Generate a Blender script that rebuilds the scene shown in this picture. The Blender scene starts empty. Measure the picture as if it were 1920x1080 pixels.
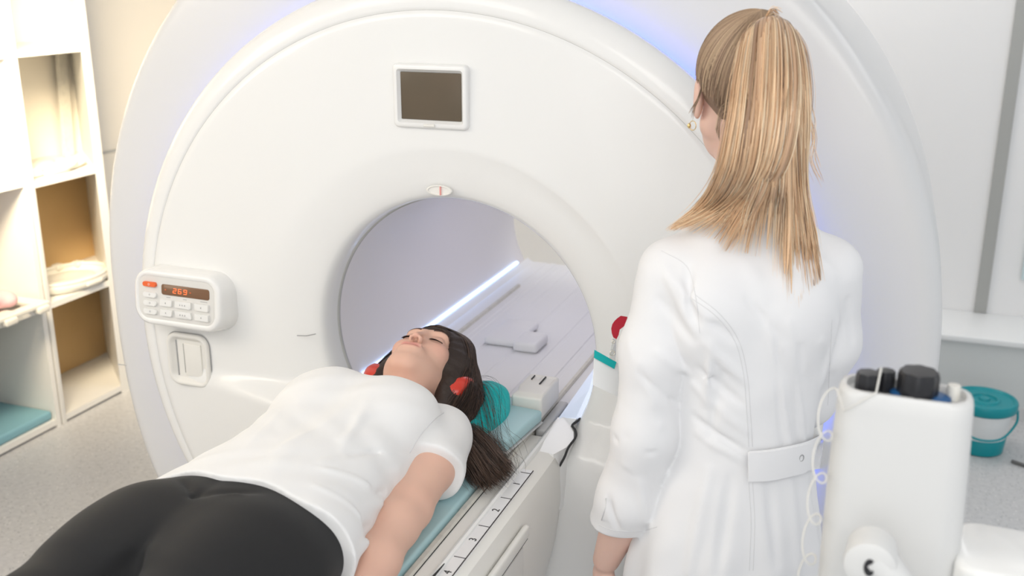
import bpy, math, random
import numpy as np
from mathutils import Vector, Matrix, Euler
random.seed(7); RNG = np.random.RandomState(11)
SC = bpy.context.scene; COL = SC.collection

# ------------------------------------------------------------------ camera
FPX = 1937.0
PITCH = math.atan2(590, FPX); YAW = math.atan2(757, math.hypot(FPX, 590))
CAM = np.array([0.8937, -1.9964, 1.80])
cam_d = bpy.data.cameras.new('camera'); cam = bpy.data.objects.new('camera', cam_d); COL.objects.link(cam)
cam.location = CAM; cam.rotation_euler = (math.pi/2 - PITCH, 0, YAW)
cam_d.sensor_width = 36; cam_d.lens = 36*FPX/1920; cam_d.clip_start = .02
cam_d.dof.use_dof = True; cam_d.dof.focus_distance = 2.0; cam_d.dof.aperture_fstop = 4.0
SC.camera = cam
FW = np.array([-math.sin(YAW)*math.cos(PITCH), math.cos(YAW)*math.cos(PITCH), -math.sin(PITCH)])
RT = np.array([math.cos(YAW), math.sin(YAW), 0]); UP = np.cross(RT, FW)
def ray(u, v): return FW + RT*(u-960)/FPX - UP*(v-540)/FPX
def at(u, v, t): return CAM + ray(u, v)*t            # a point seen at photo pixel (u, v), t metres deep
def on_y(u, v, y): r = ray(u, v); return CAM + r*(y-CAM[1])/r[1]
def on_z(u, v, z): r = ray(u, v); return CAM + r*(z-CAM[2])/r[2]
def on_x(u, v, x): r = ray(u, v); return CAM + r*(x-CAM[0])/r[0]

# ------------------------------------------------------------------ light and exposure
SC.view_settings.view_transform = 'Standard'; SC.view_settings.look = 'None'
SC.view_settings.gamma = 1.0; SC.view_settings.use_curve_mapping = False
SC.view_settings.exposure = 0.11
w = bpy.data.worlds.new('world'); SC.world = w; w.use_nodes = True
w.node_tree.nodes['Background'].inputs[0].default_value = (.93, .965, 1, 1)
w.node_tree.nodes['Background'].inputs[1].default_value = .62
def area(name, loc, target, sx, sy, power, col, spread=180):
    l = bpy.data.lights.new(name, 'AREA'); l.shape = 'RECTANGLE'; l.size = sx; l.size_y = sy
    l.energy = power; l.color = col; l.spread = math.radians(spread)
    o = bpy.data.objects.new(name, l); COL.objects.link(o); o.location = loc
    o.rotation_euler = (Vector(target)-Vector(loc)).to_track_quat('-Z', 'Y').to_euler(); return o
area('room_light', (1.2, -2.2, 2.72), (.3, -.2, .8), 2.2, 1.6, 34, (1, .985, .965))
area('room_light', (-.9, -1.6, 2.72), (-.4, 0, .8), 1.4, 1.4, 17, (1, .96, .90))
area('room_light', (1.9, 1.2, 2.72), (1.6, 1.6, 0), 1.2, 2.0, 11, (.98, .99, 1))
area('room_light', (0, 2.1, 2.72), (0, 2.1, 0), 1.6, .8, 14, (1, 1, 1))
area('fill_light', (-1.45, .1, 2.2), (-2.55, 1.3, 1.25), .6, .6, 25, (1, .82, .56), 75)  # added warm lamp, no real window: blows out the upper shelves
area('fill_light', (.6, -3.9, 1.5), (.2, 0, .8), 2.6, 1.7, 11, (1, .99, .97))  # unseen fill added behind the camera to brighten the fronts, not a window
area('fill_light', (-2.2, -1.6, 2.2), (-1.3, .6, .6), .9, .9, 13, (1, .87, .70))  # extra warm lamp added for the left floor, no window there

# ------------------------------------------------------------------ materials
def mat(name, col, rough=.5, spec=.5, metal=0, coat=0, sss=0, trans=0, emit=None, es=0, noise=None, bump=None, ior=1.45, sheen=0):
    m = bpy.data.materials.new(name); m.use_nodes = True; nt = m.node_tree; b = nt.nodes['Principled BSDF']
    b.inputs['Base Color'].default_value = (*col, 1); b.inputs['Roughness'].default_value = rough
    b.inputs['Specular IOR Level'].default_value = spec; b.inputs['Metallic'].default_value = metal
    b.inputs['Coat Weight'].default_value = coat; b.inputs['IOR'].default_value = ior
    b.inputs['Transmission Weight'].default_value = trans; b.inputs['Sheen Weight'].default_value = sheen
    if sss:
        b.inputs['Subsurface Weight'].default_value = sss; b.inputs['Subsurface Radius'].default_value = (1, .35, .2)
        b.inputs['Subsurface Scale'].default_value = .012
    if emit: b.inputs['Emission Color'].default_value = (*emit, 1); b.inputs['Emission Strength'].default_value = es
    tc = nt.nodes.new('ShaderNodeTexCoord')
    if noise:                                   # (scale, colour2, threshold lo, hi)
        n = nt.nodes.new('ShaderNodeTexNoise'); n.inputs['Scale'].default_value = noise[0]; n.inputs['Detail'].default_value = 3
        r = nt.nodes.new('ShaderNodeMapRange'); r.inputs[1].default_value = noise[2]; r.inputs[2].default_value = noise[3]
        mx = nt.nodes.new('ShaderNodeMix'); mx.data_type = 'RGBA'
        mx.inputs[6].default_value = (*col, 1); mx.inputs[7].default_value = (*noise[1], 1)
        nt.links.new(tc.outputs['Object'], n.inputs['Vector']); nt.links.new(n.outputs[0], r.inputs[0])
        nt.links.new(r.outputs[0], mx.inputs[0]); nt.links.new(mx.outputs[2], b.inputs['Base Color'])
    if bump:                                    # (scale, strength, distance)
        n = nt.nodes.new('ShaderNodeTexNoise'); n.inputs['Scale'].default_value = bump[0]; n.inputs['Detail'].default_value = 4
        bp = nt.nodes.new('ShaderNodeBump'); bp.inputs['Strength'].default_value = bump[1]; bp.inputs['Distance'].default_value = bump[2]
        nt.links.new(tc.outputs['Object'], n.inputs['Vector']); nt.links.new(n.outputs[0], bp.inputs['Height'])
        nt.links.new(bp.outputs[0], b.inputs['Normal'])
    return m
def attr_mat(name, rough=.5, spec=.4, sss=0, sheen=0, bump=None, aniso=0):
    m = mat(name, (.5, .5, .5), rough, spec, sss=sss, sheen=sheen, bump=bump); nt = m.node_tree
    a = nt.nodes.new('ShaderNodeAttribute'); a.attribute_name = 'Col'
    nt.links.new(a.outputs['Color'], nt.nodes['Principled BSDF'].inputs['Base Color'])
    return m
M = dict(
 plastic=mat('white_plastic', (.86, .86, .845), .22, .5, coat=.25),
 plastic2=mat('cream_plastic', (.83, .815, .77), .32),
 panelface=mat('light_grey_plastic', (.74, .73, .70), .4),
 housing=mat('housing_plastic', (.74, .74, .74), .3, coat=.15),
 tunnel=mat('tunnel_plastic', (.82, .79, .81), .38),
 deck=mat('deck_plastic', (.80, .80, .82), .32),
 grey=mat('grey_plastic', (.24, .24, .265), .35),
 greyl=mat('pale_grey_plastic', (.60, .60, .60), .35),
 beige=mat('beige_rail', (.68, .66, .60), .4, noise=(60, (.60, .585, .54), .45, .7)),
 dark=mat('dark_gap', (.03, .03, .032), .7),
 seam=mat('seam_line', (.52, .52, .50), .7),
 ruler=mat('ruler_face', (.84, .84, .84), .3),
 ink=mat('black_ink', (.03, .03, .03), .6),
 screen=mat('brown_screen', (.13, .095, .06), .25, noise=(4, (.105, .085, .058), .3, .7)),
 display=mat('brown_display', (.20, .105, .055), .3),
 digits=mat('orange_digits', (.9, .15, .05), .5, emit=(1, .16, .04), es=1.3),
 orange=mat('orange_button', (.85, .15, .04), .35),
 button=mat('white_button', (.84, .84, .82), .35),
 print=mat('grey_print', (.35, .35, .36), .6),
 paleblue=mat('pale_blue_vinyl', (.45, .67, .71), .45, bump=(35, .25, .004)),
 bluemat=mat('blue_mat', (.23, .45, .53), .55),
 teal=mat('teal_fabric', (.0, .50, .50), .5, bump=(40, .5, .01)),
 tealplastic=mat('teal_plastic', (.0, .27, .31), .35),
 tealcard=mat('teal_card', (.0, .42, .42), .4),
 led=mat('blue_led', (.3, .4, .9), .4, emit=(.08, .17, 1), es=3.8),
 strip=mat('white_blue_light', (.8, .85, 1), .4, emit=(.38, .60, 1), es=2.0),
 lens=mat('blue_white_glow', (.8, .85, .95), .3, emit=(.62, .74, 1), es=.35),  # bluish reflection on the bore lip, put in as emission
 white=mat('white_laminate', (.84, .83, .80), .4),
 golden=mat('golden_backboard', (.72, .50, .25), .5, noise=(3, (.68, .46, .22), .3, .7)),
 wall=mat('wall_paint', (.86, .86, .86), .6, bump=(60, .05, .002)),
 wallwarm=mat('cream_wall_panel', (.84, .80, .73), .5),
 ceiling=mat('ceiling_paint', (.88, .88, .88), .7),
 metalstrip=mat('grey_metal_strip', (.40, .405, .39), .4),
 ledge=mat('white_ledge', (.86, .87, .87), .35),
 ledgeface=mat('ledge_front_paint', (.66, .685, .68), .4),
 coil=mat('ivory_plastic', (.78, .76, .70), .4),
 pink=mat('pink_cloth', (.80, .50, .52), .7, bump=(30, .4, .01)),
 black=mat('black_rubber', (.022, .022, .025), .35, bump=(25, .3, .004)),
 blue=mat('blue_plastic', (.01, .09, .25), .35),
 red=mat('red_plastic', (.62, .04, .02), .3, coat=.3),
 redrub=mat('red_holder', (.45, .01, .03), .35),
 clear=mat('clear_vinyl', (.85, .87, .86), .15, trans=.7),
 chrome=mat('chrome', (.7, .68, .62), .2, metal=1),
 gold=mat('gold', (.85, .65, .30), .25, metal=1),
 postpaint=mat('injector_paint', (.70, .70, .69), .35),
 cable=mat('white_cable', (.72, .71, .67), .4),
 cablegrey=mat('grey_cable', (.15, .15, .15), .5),
 shirt=mat('white_cotton', (.86, .86, .855), .8, spec=.2, sheen=.1, bump=(14, .12, .006)),
 coat=mat('white_coat_cotton', (.84, .84, .85), .75, spec=.25, sheen=.1, bump=(11, .22, .006)),
 leggings=mat('black_stretch', (.018, .018, .019), .75, spec=.3, sheen=.06),
 shoe=mat('white_shoe', (.8, .8, .8), .5),
 belt=mat('table_belt', (.5, .5, .5), .5))
def floor_mat():
    m = mat('speckled_vinyl', (.60, .60, .605), .35, noise=(55, (.52, .52, .53), .35, .7)); nt = m.node_tree
    b = nt.nodes['Principled BSDF']; src = b.inputs['Base Color'].links[0].from_socket
    tc = nt.nodes.new('ShaderNodeTexCoord')
    for sc, thr, c in ((55, .16, (.36, .37, .38, 1)), (38, .12, (.76, .75, .74, 1))):
        v = nt.nodes.new('ShaderNodeTexVoronoi'); v.inputs['Scale'].default_value = sc
        nt.links.new(tc.outputs['Object'], v.inputs['Vector'])
        lt = nt.nodes.new('ShaderNodeMath'); lt.operation = 'LESS_THAN'; lt.inputs[1].default_value = thr
        nt.links.new(v.outputs['Distance'], lt.inputs[0])
        mx = nt.nodes.new('ShaderNodeMix'); mx.data_type = 'RGBA'; mx.inputs[7].default_value = c
        nt.links.new(lt.outputs[0], mx.inputs[0]); nt.links.new(src, mx.inputs[6]); src = mx.outputs[2]
    nt.links.new(src, b.inputs['Base Color']); return m
M['floor'] = floor_mat()

# ------------------------------------------------------------------ object helpers
def tag(o, label=None, cat=None, group=None, kind=None):
    if label: o['label'] = label
    if cat: o['category'] = cat
    if group: o['group'] = group
    if kind: o['kind'] = kind
    return o
def empty(name, loc=(0, 0, 0), rz=0):
    o = bpy.data.objects.new(name, None); COL.objects.link(o); o.location = loc; o.rotation_euler = (0, 0, rz)
    o.empty_display_size = .05; return o
def mesh(name, V, F, m, parent=None, smooth=True, col=None):
    me = bpy.data.meshes.new(name)
    V = np.asarray(V, dtype=np.float64)
    if isinstance(F, np.ndarray):
        n = len(F); k = F.shape[1]
        me.vertices.add(len(V)); me.vertices.foreach_set('co', V.ravel())
        me.loops.add(n*k); me.loops.foreach_set('vertex_index', F.astype(np.int32).ravel())
        me.polygons.add(n); me.polygons.foreach_set('loop_start', np.arange(0, n*k, k, dtype=np.int32))
        me.polygons.foreach_set('loop_total', np.full(n, k, dtype=np.int32)); me.update(calc_edges=True)
    else:
        me.from_pydata(V.tolist(), [], F); me.update()
    if smooth: me.polygons.foreach_set('use_smooth', np.ones(len(me.polygons), dtype=bool))
    if col is not None:
        a = me.color_attributes.new('Col', 'FLOAT_COLOR', 'POINT')
        a.data.foreach_set('color', np.c_[col, np.ones(len(col))].astype(np.float32).ravel())
    me.materials.append(m if not isinstance(m, str) else M[m])
    o = bpy.data.objects.new(name, me); COL.objects.link(o)
    if parent is not None: o.parent = parent
    return o
def sharpen(o, ang=40):
    me = o.data; me.polygons.foreach_set('use_smooth', np.ones(len(me.polygons), dtype=bool))
    try: me.set_sharp_from_angle(angle=math.radians(ang))
    except Exception: pass
    return o
import bmesh
def box(name, lo, hi, m, parent=None, bev=.004, seg=3, rot=None, pivot=None):
    """bevelled box between two corners; rot = rotation matrix about pivot (its centre by default)"""
    lo = np.array(lo, float); hi = np.array(hi, float); c = (lo+hi)/2; s = hi-lo
    bm = bmesh.new(); bmesh.ops.create_cube(bm, size=1)
    for v in bm.verts: v.co = Vector((v.co.x*s[0], v.co.y*s[1], v.co.z*s[2]))
    if bev: bmesh.ops.bevel(bm, geom=bm.edges[:], offset=min(bev, .45*min(s)), segments=seg, affect='EDGES', profile=.5)
    pv = Vector(c if pivot is None else pivot)
    for v in bm.verts:
        q = v.co + Vector(c)
        if rot is not None: q = rot @ (q-pv) + pv
        v.co = q
    me = bpy.data.meshes.new(name); bm.to_mesh(me); bm.free(); me.materials.append(M[m] if isinstance(m, str) else m)
    o = bpy.data.objects.new(name, me); COL.objects.link(o)
    if parent is not None: o.parent = parent
    return sharpen(o, 50)
def rrect(w, h, r, n=6):
    P = []
    for cx, cy, a0 in ((w/2-r, h/2-r, 0), (-w/2+r, h/2-r, 90), (-w/2+r, -h/2+r, 180), (w/2-r, -h/2+r, 270)):
        for i in range(n+1):
            a = math.radians(a0+90*i/n); P.append((cx+r*math.cos(a), cy+r*math.sin(a)))
    return P
def loft(name, rings, m, parent=None, caps=True, ang=40):
    """rings: list of equal-length closed loops of 3D points"""
    n = len(rings[0]); V = [p for r in rings for p in r]; F = []
    for i in range(len(rings)-1):
        for j in range(n): F.append((i*n+j, i*n+(j+1) % n, (i+1)*n+(j+1) % n, (i+1)*n+j))
    if caps: F.append(tuple(range(n))[::-1]); F.append(tuple(range((len(rings)-1)*n, len(rings)*n)))
    o = mesh(name, V, F, m, parent)
    bm = bmesh.new(); bm.from_mesh(o.data); bmesh.ops.recalc_face_normals(bm, faces=bm.faces[:]); bm.to_mesh(o.data); bm.free()
    return sharpen(o, ang)
def tube(name, pts, r, m, parent=None, n=8, closed=False):
    pts = [Vector(p) for p in pts]; k = len(pts); rings = []
    rr = r if hasattr(r, '__len__') else [r]*k
    up = Vector((0, 0, 1)); prev = None
    for i in range(k):
        if closed: t = pts[(i+1) % k]-pts[i-1]
        else: t = pts[min(i+1, k-1)]-pts[max(i-1, 0)]
        t.normalize()
        a = t.cross(up) if prev is None else (prev - t*prev.dot(t))
        if a.length < 1e-4: a = t.cross(Vector((1, 0, 0)))
        a.normalize(); prev = a; b = t.cross(a)
        rings.append([pts[i]+(a*math.cos(2*math.pi*j/n)+b*math.sin(2*math.pi*j/n))*rr[i] for j in range(n)])
    if closed: rings.append(rings[0])
    return loft(name, rings, m, parent, caps=not closed, ang=70)
def spline(P, n):
    """Catmull-Rom through P, n samples; works on arrays (k, ..., 3)"""
    P = np.asarray(P, float); k = len(P); Q = np.concatenate([[2*P[0]-P[1]], P, [2*P[-1]-P[-2]]])
    out = []
    for s in np.linspace(0, k-1, n):
        i = min(int(s), k-2); t = s-i; a, b, c, d = Q[i:i+4]
        out.append(.5*((2*b)+(c-a)*t+(2*a-5*b+4*c-d)*t*t+(3*b-a-3*c+d)*t**3))
    return np.array(out)
def strands(name, P, R, m, parent=None, col=None):
    """P (n, k, 3) polylines as thin three-sided hairs; R (n, k) radii; col (n, 3) or (n, k, 3)"""
    P = np.asarray(P, float); R = np.asarray(R, float); n, k, _ = P.shape
    T = np.gradient(P, axis=1); T /= np.linalg.norm(T, axis=2, keepdims=True)+1e-9
    A = np.cross(T, np.array([.31, .52, .79])); A /= np.linalg.norm(A, axis=2, keepdims=True)+1e-9
    B = np.cross(T, A); V = []
    for j in range(3):
        a = 2*math.pi*j/3; V.append(P+(A*math.cos(a)+B*math.sin(a))*R[..., None])
    V = np.stack(V, 2).reshape(-1, 3)
    base = (np.arange(n)[:, None, None]*k+np.arange(k-1)[None, :, None])*3; j = np.arange(3)[None, None, :]
    F = np.stack([base+j, base+(j+1) % 3, base+3+(j+1) % 3, base+3+j], -1).reshape(-1, 4)
    c = None
    if col is not None:
        c = np.asarray(col, float)
        if c.ndim == 2: c = np.repeat(c[:, None], k, 1)
        c = np.repeat(c[:, :, None], 3, 2).reshape(-1, 3)
    return mesh(name, V, F, m, parent, col=c)
def text(name, s, size, loc, rot, m, parent=None, shear=0, depth=.0003, sx=1):
    c = bpy.data.curves.new(name, 'FONT'); c.body = s; c.size = size; c.extrude = depth; c.shear = shear
    c.align_x = 'CENTER'; c.align_y = 'CENTER'; c.materials.append(M[m])
    o = bpy.data.objects.new(name, c); COL.objects.link(o)
    me = bpy.data.meshes.new_from_object(o.evaluated_get(bpy.context.evaluated_depsgraph_get()))
    bpy.data.objects.remove(o); o = bpy.data.objects.new(name, me); COL.objects.link(o)
    o.location = loc; o.rotation_euler = rot; o.scale = (sx, 1, 1)
    if parent is not None: o.parent = parent
    return o

# ------------------------------------------------------------------ sculpting: distance fields meshed by surface nets
f32 = np.float32
def smin(a, b, k):
    h = np.clip(.5+.5*(b-a)/k, 0, 1); return b+(a-b)*h-k*h*(1-h)
def smax(a, b, k): return -smin(-a, -b, k)
def ell(P, c, r, R=None):
    q = [P[i]-f32(c[i]) for i in range(3)]
    if R is not None: q = [R[0][i]*q[0]+R[1][i]*q[1]+R[2][i]*q[2] for i in range(3)]
    k0 = np.sqrt(sum((q[i]/f32(r[i]))**2 for i in range(3))); k1 = np.sqrt(sum((q[i]/f32(r[i]**2))**2 for i in range(3)))
    return k0*(k0-1)/(k1+1e-9)
def cone(P, a, b, ra, rb, sq=None):
    """tapered capsule; sq = (axis, factor) squashes along one axis"""
    a = np.array(a, float); b = np.array(b, float); ba = b-a; L = float(ba@ba)
    p = [P[i]-f32(a[i]) for i in range(3)]
    t = np.clip((p[0]*f32(ba[0])+p[1]*f32(ba[1])+p[2]*f32(ba[2]))/f32(L), 0, 1)
    q = [p[i]-f32(ba[i])*t for i in range(3)]
    if sq: q[sq[0]] = q[sq[0]]/f32(sq[1])
    return (np.sqrt(q[0]**2+q[1]**2+q[2]**2)-(f32(ra)+f32(rb-ra)*t))*(min(1, sq[1]) if sq else 1)
def chain(P, pts, rs, k=.01, sq=None):
    d = None
    for i in range(len(pts)-1):
        e = cone(P, pts[i], pts[i+1], rs[i], rs[i+1], sq); d = e if d is None else smin(d, e, k)
    return d
def rbox(P, c, h, r):
    q = [np.abs(P[i]-f32(c[i]))-f32(h[i]-r) for i in range(3)]
    return np.sqrt(sum(np.maximum(x, 0)**2 for x in q))+np.minimum(np.maximum(np.maximum(q[0], q[1]), q[2]), 0)-f32(r)
def trunk(P, ax, T, n=2.0):
    """body lofted along axis ax; T rows: (t, c1, c2, a, b) = centre and half widths across the other two axes"""
    T = np.array(T, float); T = T[np.argsort(T[:, 0])]; o = [i for i in range(3) if i != ax]
    ts = np.linspace(T[0, 0], T[-1, 0], 200); TT = []
    for j in range(1, 5):                      # smooth interpolation of the table
        y = np.interp(ts, T[:, 0], T[:, j]); kr = np.hanning(23); kr /= kr.sum()
        TT.append(np.convolve(np.pad(y, 11, mode='edge'), kr, 'valid'))
    s = P[ax]; c1, c2, a, b = [np.interp(s, ts, y).astype(f32) for y in TT]
    u = np.abs(P[o[0]]-c1)/a; v = np.abs(P[o[1]]-c2)/b
    k = (u**n+v**n)**f32(1/n)
    d = (k-1)*np.minimum(a, b)*f32(.9)
    return smax(d, smax(f32(T[0, 0])-s, s-f32(T[-1, 0]), .02), .02)
def ridge(P, a, b, w, amp, mask=None):
    """soft fold along a segment: positive amp raises the surface"""
    a = np.array(a, float); b = np.array(b, float); ba = b-a; L = float(ba@ba)
    p = [P[i]-f32(a[i]) for i in range(3)]
    t = (p[0]*f32(ba[0])+p[1]*f32(ba[1])+p[2]*f32(ba[2]))/f32(L); tc = np.clip(t, 0, 1)
    q2 = sum((p[i]-f32(ba[i])*tc)**2 for i in range(3))
    return f32(amp)*np.exp(-q2/f32(w*w))*np.sin(np.pi*np.clip(t*.8+.1, 0.0, 1))
def nets(f, xs, ys, zs, B=6):
    xs, ys, zs = [np.asarray(a, f32) for a in (xs, ys, zs)]
    n = [len(xs), len(ys), len(zs)]
    def idx(a): return sorted(set(list(range(0, len(a)-1, B))+[len(a)-1]))
    I = [idx(a) for a in (xs, ys, zs)]
    D = np.full(n, 1, f32)
    cs = [np.array([(a[i[k]]+a[i[k+1]])/2 for k in range(len(i)-1)], f32) for a, i in zip((xs, ys, zs), I)]
    hs = [np.array([(a[i[k+1]]-a[i[k]])/2 for k in range(len(i)-1)], f32) for a, i in zip((xs, ys, zs), I)]
    G = np.meshgrid(*cs, indexing='ij'); H = np.meshgrid(*hs, indexing='ij')
    dc = f([g.ravel() for g in G]).reshape(G[0].shape); diag = np.sqrt(H[0]**2+H[1]**2+H[2]**2)
    near = np.abs(dc) < diag*1.5+.006
    for (i, j, k) in np.argwhere(~near & (dc < 0)):
        D[I[0][i]:I[0][i+1]+1, I[1][j]:I[1][j+1]+1, I[2][k]:I[2][k+1]+1] = -1
    m = np.zeros(n, bool)
    for (i, j, k) in np.argwhere(near): m[I[0][i]:I[0][i+1]+1, I[1][j]:I[1][j+1]+1, I[2][k]:I[2][k+1]+1] = True
    w = np.argwhere(m)
    vals = []
    for s in range(0, len(w), 400000):
        q = w[s:s+400000]; vals.append(f([xs[q[:, 0]], ys[q[:, 1]], zs[q[:, 2]]]))
    D[m] = np.concatenate(vals)
    S = D < 0
    c = np.zeros([a-1 for a in n], np.int8)
    for dx in (0, 1):
        for dy in (0, 1):
            for dz in (0, 1): c += S[dx:n[0]-1+dx, dy:n[1]-1+dy, dz:n[2]-1+dz]
    act = np.argwhere((c > 0) & (c < 8)); ID = np.full(c.shape, -1, np.int32); ID[tuple(act.T)] = np.arange(len(act))
    acc = np.zeros((len(act), 3)); cnt = np.zeros(len(act)); ax = [xs, ys, zs]
    for e in range(3):
        o = [q for q in range(3) if q != e]
        for u in (0, 1):
            for v in (0, 1):
                a = act.copy(); a[:, o[0]] += u; a[:, o[1]] += v; b = a.copy(); b[:, e] += 1
                da = D[tuple(a.T)]; db = D[tuple(b.T)]; k = (da < 0) != (db < 0)
                t = np.where(k, da/(da-db+1e-12), 0)
                p = np.stack([ax[q][a[:, q]] for q in range(3)], 1).astype(float)
                p[:, e] = ax[e][a[:, e]]+t*(ax[e][b[:, e]]-ax[e][a[:, e]])
                acc[k] += p[k]; cnt[k] += 1
    V = acc/np.maximum(cnt, 1)[:, None]; F = []
    for e in range(3):
        o = [(e+1) % 3, (e+2) % 3]
        lo = [slice(None)]*3; hi = [slice(None)]*3; lo[e] = slice(0, -1); hi[e] = slice(1, None)
        ch = np.argwhere(S[tuple(lo)] != S[tuple(hi)])
        ch = ch[(ch[:, o[0]] > 0) & (ch[:, o[1]] > 0) & (ch[:, o[0]] < n[o[0]]-1) & (ch[:, o[1]] < n[o[1]]-1)]
        q = []
        for u, v in ((-1, -1), (0, -1), (0, 0), (-1, 0)):
            a = ch.copy(); a[:, o[0]] += u; a[:, o[1]] += v; q.append(ID[tuple(a.T)])
        q = np.stack(q, 1); ok = (q >= 0).all(1); s = S[tuple(ch.T)]
        q[~s] = q[~s][:, ::-1]; F.append(q[ok])
    return V, np.concatenate(F)
def relax(V, F, it=2, lam=.5):
    E = np.concatenate([F[:, [0, 1]], F[:, [1, 2]], F[:, [2, 3]], F[:, [3, 0]]]); E = np.concatenate([E, E[:, ::-1]])
    c = np.bincount(E[:, 0], minlength=len(V)).astype(float)
    for k in range(it*2):
        l = lam if k % 2 == 0 else -lam*1.04
        A = np.stack([np.bincount(E[:, 0], V[E[:, 1], i], len(V)) for i in range(3)], 1)/np.maximum(c, 1)[:, None]
        V = V+l*(A-V)
    return V
def axis(*segs):
    """piecewise grid: (start, step), ..., end"""
    out = []
    for i in range(len(segs)-1):
        a, h = segs[i]; b = segs[i+1][0] if isinstance(segs[i+1], tuple) else segs[i+1]
        k = max(1, int(round((b-a)/h))); out += list(np.linspace(a, b, k, endpoint=False))
    return np.array(out+[segs[-1]], f32)
def sculpt(name, f, xs, ys, zs, m, parent=None, col=None, it=2):
    V, F = nets(f, xs, ys, zs); V = relax(V, F, it)
    return mesh(name, V, F, m, parent, col=None if col is None else col(V))
def march(f, P, Dr, steps=60, tmax=3):
    """sphere-trace many rays (n, 3) against a field"""
    P = np.array(P, float); t = np.zeros(len(P))
    for _ in range(steps):
        d = f([(P[:, i]+Dr[:, i]*t).astype(f32) for i in range(3)]); t = np.minimum(t+d*.8, tmax)
    return P+Dr*t[:, None]
# ------------------------------------------------------------------ room shell
def slab(name, lo, hi, m, label=None):
    o = box(name, lo, hi, m, bev=0); o['kind'] = 'structure'; return o
slab('floor', (-2.85, -3.2, -.10), (3.4, 3.1, 0), 'floor')
slab('wall_back', (-2.85, 2.85, 0), (3.4, 2.97, 2.80), 'wall')
slab('wall_left', (-2.85, -3.2, 0), (-2.70, 2.85, 2.80), 'wallwarm')
slab('ceiling', (-2.85, -3.2, 2.80), (3.4, 3.1, 2.9), 'ceiling')
slab('trim_1', (-2.70, 1.86, .965), (-2.692, 2.85, .975), 'seam')
# boxed-in ledge along the back wall, and the grey strip above it
lg = empty('trim_2', (1.4, 2.66, 0)); lg['kind'] = 'structure'
def kid(o, parent):                                  # keep world place under a moved parent
    o.parent = parent; o.matrix_parent_inverse = Matrix.Translation(-parent.location); return o
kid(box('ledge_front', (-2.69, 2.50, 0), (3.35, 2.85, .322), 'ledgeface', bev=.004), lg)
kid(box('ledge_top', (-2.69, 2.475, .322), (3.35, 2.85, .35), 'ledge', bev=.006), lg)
slab('trim_3', (1.292, 2.835, .352), (1.342, 2.852, 2.80), 'metalstrip')
slab('baseboard_back', (-2.69, 2.488, 0), (3.35, 2.502, .055), 'greyl')
o = box('wall_panel', (1.46, 2.83, .52), (1.62, 2.848, 1.0), mat('pale_teal_glass', (.62, .74, .77), .25), bev=.004)
tag(o, 'pale bluish glass panel on the back wall right of the grey strip', 'panel')

# ------------------------------------------------------------------ scanner
scanner = empty('mri_scanner', (0, .6, 0))
tag(scanner, 'large white ring-shaped MRI scanner with a round bore', 'scanner')
def sp(o): return kid(o, scanner)
def smooth(a, b, x): t = np.clip((x-a)/(b-a), 0, 1); return t*t*(3-2*t)
def base_bump(x, z):
    """the lower part of the cover stands forward of the face"""
    k = smooth(-.80, -.20, x)*(1-smooth(.74, .84, x))
    return -.085*k*(1-smooth(.815, .862, z))
def cover():
    K = [  # r, y, cx, cz
     (.328, .075, 0, 0), (.329, .05, 0, 0), (.331, .028, 0, 0), (.336, .018, 0, 0), (.345, .012, 0, 0), (.36, .007, 0, 0), (.38, .002, 0, -.002), (.41, -.004, 0, -.004), (.45, -.009, -.002, -.01)]
    for r in np.arange(.462, .785, .012): K.append((r, -.010+.012*((r-.45)/.34)**2, -.030*(r-.33)/.455, -.062*(r-.33)/.455))
    K += [(.7885, .003, -.03, -.062), (.7896, .0042, -.03, -.062), (.7904, .0042, -.03, -.062), (.7915, .003, -.03, -.062)]
    for a in np.linspace(0, 90, 12):
        r = .798+.047*math.sin(math.radians(a)); y = .003+.050*(1-math.cos(math.radians(a)))
        k = (r-.798)/.047; K.append((r, y, -.03-.003*k, -.062+.014*k))
    K += [(.843, .078, -.033, -.048), (.837, .090, -.033, -.048), (.828, .094, -.033, -.048), (.805, .094, -.033, -.048), (.80, .15, -.033, -.048), (.80, .24, -.033, -.048)]
    N = 360; V = []
    for r, y, cx, cz in K:
        for j in range(N):
            a = 2*math.pi*j/N; x = cx+r*math.cos(a); z = 1+cz+r*math.sin(a)
            b = 0
            if .335 < r < .80 or (r >= .80 and y < .08): b = float(base_bump(x, z))*(1 if r < .79 else max(0, 1-(y-.003)/.06))*min(1, (r-.335)/.02)
            V.append((x, y+b, z))
    k = len(K); F = np.array([(i*N+j, (i+1)*N+j, (i+1)*N+(j+1) % N, i*N+(j+1) % N) for i in range(k-1) for j in range(N)])
    return mesh('front_cover', V, F[:, ::-1], 'plastic')
sp(cover())
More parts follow.
